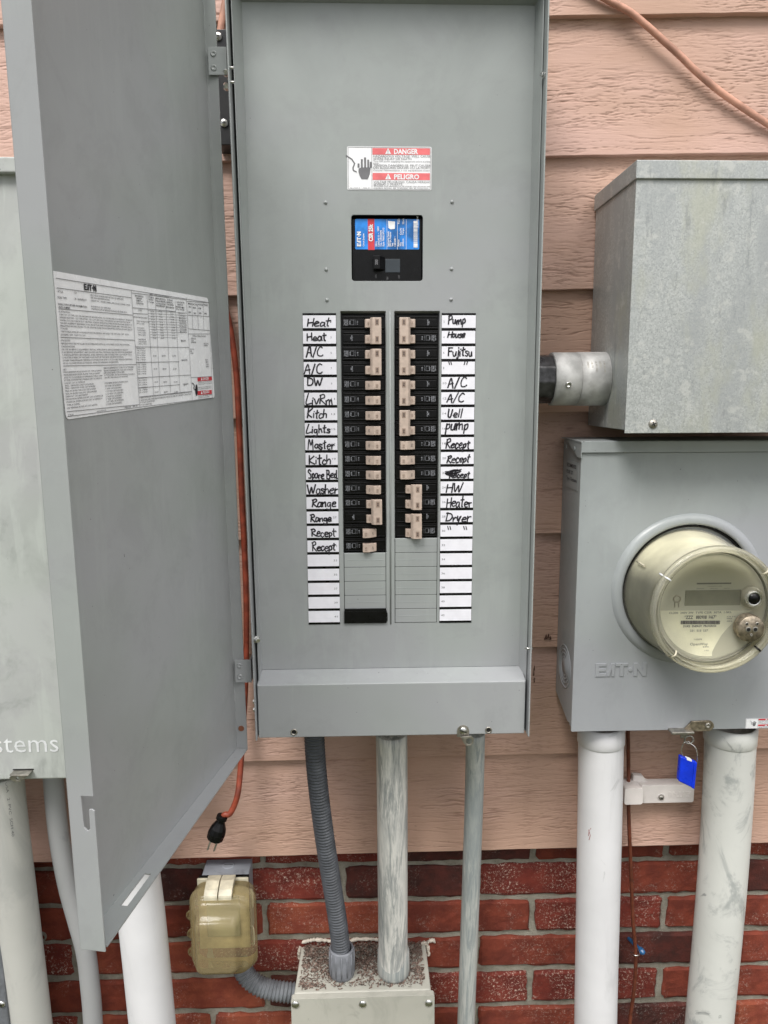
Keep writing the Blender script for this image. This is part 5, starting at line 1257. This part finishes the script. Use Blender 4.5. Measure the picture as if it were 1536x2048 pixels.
# dry debris
rr_ = random.Random(21); b = MB()
for k in range(5200):
    u, v_ = rr_.random(), rr_.random() ** .8
    if abs(u - .36) < .10 and .15 < v_ < .42: continue
    if rr_.random() > (.35 + .65 * abs(math.sin(u * 9 + v_ * 7) * math.cos(u * 5 - v_ * 6)) if v_ < .55 else .8): continue
    if v_ < .06 and rr_.random() < .7: continue
    y = PYF + .004 + (YB - PYF - .006) * v_; xa_ = x0f + (x0b - x0f) * v_ + .006; xb_ = x1f + (x1b - x1f) * v_ - .008; x = xa_ + (xb_ - xa_) * u
    w = rr_.uniform(0, math.pi); l = rr_.uniform(.0008, .0034); t = rr_.uniform(.0004, .0009); dx, dy = math.cos(w) * l, math.sin(w) * l; nx_, ny_ = -math.sin(w) * t, math.cos(w) * t
    z = zt + rr_.uniform(.0003, .0022 + .004 * (v_ > .7)); dz = rr_.uniform(-.0012, .0012)
    b.add([(x - dx - nx_, y - dy - ny_, z - dz), (x + dx - nx_, y + dy - ny_, z + dz), (x + dx + nx_, y + dy + ny_, z + dz + t), (x - dx + nx_, y - dy + ny_, z - dz + t)], [(0, 1, 2, 3)])
tag(b.build('leaf_debris', M['debris'], flat=True), 'dry leaf crumbs scattered over the top of the beige box', 'debris', kind='stuff')

# weatherproof outlet
wo_ = thing('outdoor_outlet', 'weatherproof outlet with yellowed clear flap on the brick wall below the black plug', 'outlet', at(448, 1960, 0))
zot = at(460, 1717, YB).z
ox0, ox1 = at(414, 1720, YB).x, at(505, 1718, YB).x
OY = -.014
b = MB(); b.box(ox0, ox1, OY, YB - .001, zot - .118, zot); b.build('box_body', M['grey_box'], wo_, bevel=.0018, seg=3)
v = at(457, 1726, YB - .012); b = MB(); b.lathe((v.x + .001, .012, zot), (0, 0, 1), [(.0100, 0), (.0098, .0010), (.0085, .0012), (0, .0012)], 24); pg = b.build('closure_plug', M['grey_box'], wo_)
b = MB(); b.box(v.x - .006, v.x + .008, .0114, .0126, zot + .0010, zot + .0014); b.build('plug_slot', M['black_matt'], pg)
b = MB(); b.box(ox0 - .003, ox1 + .001, OY - .003, OY, zot - .120, zot + .001); b.build('gasket', M['black'], wo_)
cx0, cx1 = at(400, 1765, OY - .004).x, ox1 + .0005
b = MB(); b.box(cx0 - .004, cx1, OY - .007, OY - .003, zot - .124, zot - .001); b.build('cover_plate', M['cream'], wo_, bevel=.001)
CYo = -.062
A, B = at(373, 1771, CYo + .03), at(515, 1958, CYo + .03)
def rr3(x0, x1, z0, z1, r, y): return [(x, y, z) for x, z in rrect(x0, x1, z0, z1, r, 7)]
def loft(loops, cap=True):
    b = MB(); n = len(loops[0]); vv = [p for L in loops for p in L]
    f = [(i * n + k, i * n + (k + 1) % n, (i + 1) * n + (k + 1) % n, (i + 1) * n + k) for i in range(len(loops) - 1) for k in range(n)]
    b.add(vv, f, True)
    if cap: b.add(loops[-1], [tuple(range(n))])
    return b
fx0, fx1 = at(381, 1860, -.055).x, at(507, 1860, -.055).x
fz1, fz0 = at(445, 1781, -.044).z, at(445, 1948, -.055).z
def ins(d_, y, r): return rr3(fx0 + d_, fx1 - d_, fz0 + d_, fz1 - d_, r, y)
b = loft([ins(.000, -.020, .021), ins(-.001, -.034, .022), ins(-.003, -.038, .023), ins(-.003, -.042, .023), ins(.0005, -.044, .021), ins(.001, -.052, .021), ins(.003, -.056, .020), ins(.0045, -.056, .019), ins(.0055, -.061, .018), ins(.009, -.066, .016), ins(.013, -.068, .014),
          rr3(fx0 + .011, fx1 - .019, fz0 + .018, fz1 - .024, .012, -.070), rr3(fx0 + .012, fx1 - .021, fz0 + .021, fz1 - .027, .011, -.080), rr3(fx0 + .015, fx1 - .024, fz0 + .024, fz1 - .032, .009, -.084), rr3(fx0 + .019, fx1 - .028, fz0 + .028, fz1 - .037, .007, -.085)])
flap = b.build('flap_cover', M['amber'], wo_)
b = MB()
for zf in (.42, .66, .90):
    z = fz1 + (fz0 - fz1) * zf; b.tube([(fx0 + .004, -.022, z + .012), (fx0 - .010, -.022, z + .006), (fx0 - .012, -.022, z - .004), (fx0 + .002, -.022, z - .014)], .0016, 8, resample=6)
    b.prism([(fx0 + .004, -.0235, z + .013), (fx0 - .009, -.0235, z + .006), (fx0 - .011, -.0235, z - .004), (fx0 + .004, -.0235, z - .015)], (0, .003, 0))
b.build('screw_ears', M['amber'], wo_)
b = MB()
for xx_ in (fx0 + .035, fx0 + .062): b.prism([(xx_ + .011 * math.cos(w), -.030, fz0 - .001 + .009 * math.sin(w)) for w in np.linspace(math.pi, 2 * math.pi, 10)], (0, .006, 0))
b.build('cord_notches', M['amber'], wo_)
A, B = at(403, 1757, -.05), at(463, 1795, -.068)
hw = (B.x - A.x) / 2
for k in (0, 1):
    xa_, xb_ = A.x + .004 + k * (hw - .002), A.x + hw + .0005 + k * (hw - .002)
    ztp = at(430, 1756, -.03).z
    prof = [(-.018, ztp - .003), (-.036, ztp + .000), (-.052, ztp - .005), (-.0590, ztp - .010), (-.0600, ztp - .013), (-.0600, ztp - .0185), (-.055, ztp - .0185), (-.045, ztp - .012), (-.018, ztp - .010)]
    b = MB(); b.prism([(xa_, y, z) for y, z in prof], (xb_ - xa_, 0, 0)); b.build('hinge_knuckle', M['cream'], wo_, bevel=.0008)
b = MB(); zz_ = zot - .035
for zf in (.018, .085): b.tube([(ox1 + .001, -.006, zot - zf - .012), (ox1 + .004, -.010, zot - zf - .016), (ox1 + .004, -.010, zot - zf - .040), (ox1 + .001, -.006, zot - zf - .044)], .0018, 8, resample=4)
b.build('side_clips', M['label_white'], wo_)
b = MB(); b.box(ox0 + .008, ox1 - .014, OY - .012, OY - .007, zot - .100, zot - .030); b.build('receptacle', plain('receptacle_face', (.30, .33, .28), .5), wo_, bevel=.002)
# flexible conduit from outlet to box
flexible('flexible_conduit', 'short grey flexible conduit bending from the outlet into the beige box', 'flex_l', [at(478, 1925, -.004), at(492, 1950, -.006), at(512, 1968, -.010), at(540, 1979, -.012), at(570, 1984, -.012), at(606, 1988, -.010)], .0150, .0060, .0011)
# drilled hole in the brick at left with collar
v = at(84, 1874, YB - .003); b = MB(); b.lathe((v.x, YB - .004, v.z), (0, -1, 0), [(.0075, -.004), (.0070, .0006), (.0050, .0010), (.0044, -.003), (0, -.003)], 20, squash=1.15); tag(b.build('wall_plug', M['mortar']), 'small round hollow plug set in a brick left of the door', 'wall plug')

# left-hand equipment box
LY = -.13
lx1 = at(300, 1000, LY).x
ztop = at(10, 318, LY).z; zlb = at(60, 1559, LY).z
lb = thing('transfer_switch_box', 'large mottled grey steel box with white lettering half hidden behind the open door', 'electrical box', ((lx1 - .25), 0, zlb))
b = MB(); b.box(lx1 - .42, lx1, LY, -.008, zlb, ztop - .012); b.build('box_body', M['grey_left'], lb, bevel=.0025, seg=3)
b = MB(); b.box(lx1 - .428, lx1 + .008, LY - .010, -.006, at(10, 345, LY - .01).z, ztop); b.build('rain_cap', M['grey_left'], lb, bevel=.002, seg=3)
b = MB(); p = at(118, 1503, LY); hcap = (at(60, 1476, LY).z - p.z); text(b, 'systems', (p.x, LY - .0006, p.z), hcap / .53, align='R', bold=-.003); b.build('lettering', M['white_print'], lb, flat=True)
v = at(38, 1557, LY - .012)
b = MB(); ol = [(v.x - .0125, v.z + .001), (v.x - .006, v.z - .0035), (v.x + .002, v.z - .004), (v.x + .014, v.z + .0055), (v.x - .010, v.z + .0055)]
b.plate(ol, [circ(v.x - .001, v.z + .001, .0026, 12)], LY - .014, LY - .011); b.box(v.x - .012, v.x + .014, LY - .013, LY, v.z + .005, v.z + .0062); b.build('padlock_tab', M['steel_dull'], lb, bevel=.0004)
b = MB(); b.box(v.x - .013, v.x + .0155, LY - .0004, LY + .001, v.z + .0062, v.z + .0078); b.build('tab_slot', M['black_matt'], lb)
# conduits on the left
conduit('conduit', 'wide white conduit below the left equipment box at the frame edge', 'pvc_cream', [(2, 1545, -.085), (11, 1640, -.083), (31, 1800, -.078), (62, 2048, -.070), (85, 2250, -.065)], .0300)
conduit('conduit', 'bent narrow grey conduit passing behind the corner of the open door', 'pvc_grey', [(106, 1545, -.05), (110, 1600, -.05), (119, 1680, -.05), (136, 1770, -.05), (155, 1840, -.05), (171, 1900, -.05), (179, 1960, -.05), (186, 2048, -.05), (192, 2250, -.05)], .0146)
conduit('conduit', 'bright white conduit standing right of the door corner', 'pvc_bright', [(252, 1545, -.06), (266, 1700, -.06), (285, 1850, -.058), (305, 2048, -.055), (325, 2250, -.05)], .0352)
pipeA = [o for o in bpy.data.objects if o.get('label', '').startswith('wide white conduit below')][0]
b = MB(); P0_, P1_ = at(11, 1640, -.083), at(31, 1800, -.078)
text(b, 'MADE IN USA   2  PVC  SCH 40', (0, 0, 0), .0052, width=.125, bold=.0)
vv_ = []
for X_, y0_, Z_ in b.v:                                   # printed down the right shoulder of the pipe
    z = 1.000 - X_ ; t_k = (z - P0_.z) / (P1_.z - P0_.z); ax_ = P0_.lerp(P1_, t_k); w = R(38) + Z_ / .030
    vv_.append((ax_.x + math.sin(w) * .0303, ax_.y - math.cos(w) * .0303, z))
b.v = vv_; b.build('pipe_print', M['ink_grey'], pipeA, flat=True)
b = MB()
for px, py, sx_, sz_ in ((1092, 1274, .0022, .0040), (1097, 1272, .0018, .0034), (1101, 1276, .0014, .0030), (1071, 1340, .0008, .004), (1070, 1350, .0008, .004), (1071, 1364, .0008, .004)):
    v = at(px, py, -.0078); b.prism([(v.x - sx_, -.0086 if py < 1300 else -.001, v.z - sz_), (v.x + sx_, -.0086 if py < 1300 else -.001, v.z - sz_ * .8), (v.x + sx_ * .3, -.0086 if py < 1300 else -.001, v.z + sz_)], (0, .003, 0))
b.build('gouge_marks', plain('bare_gouge', (.09, .045, .03), .8), wall, kind='stuff')
# corner of a darker cabinet at the bottom left
kx = at(17, 2048, -.10).x
kb = thing('metal_cabinet', 'dark grey cabinet edge with one screw at the bottom left corner', 'cabinet', (kx - .15, -.06, .1))
b = MB(); b.box(kx - .30, kx, -.100, -.09, .10, .80); b.build('cabinet_front', M['flex_l'], kb, bevel=.002, seg=3)
b = MB(); b.box(kx - .297, kx - .001, -.09, .0, .10, .795); b.build('cabinet_body', M['black_metal'], kb, bevel=.001)
v = at(3, 2008, -.101); screw((v.x, -.101, v.z), kb, .0055, 'zinc')
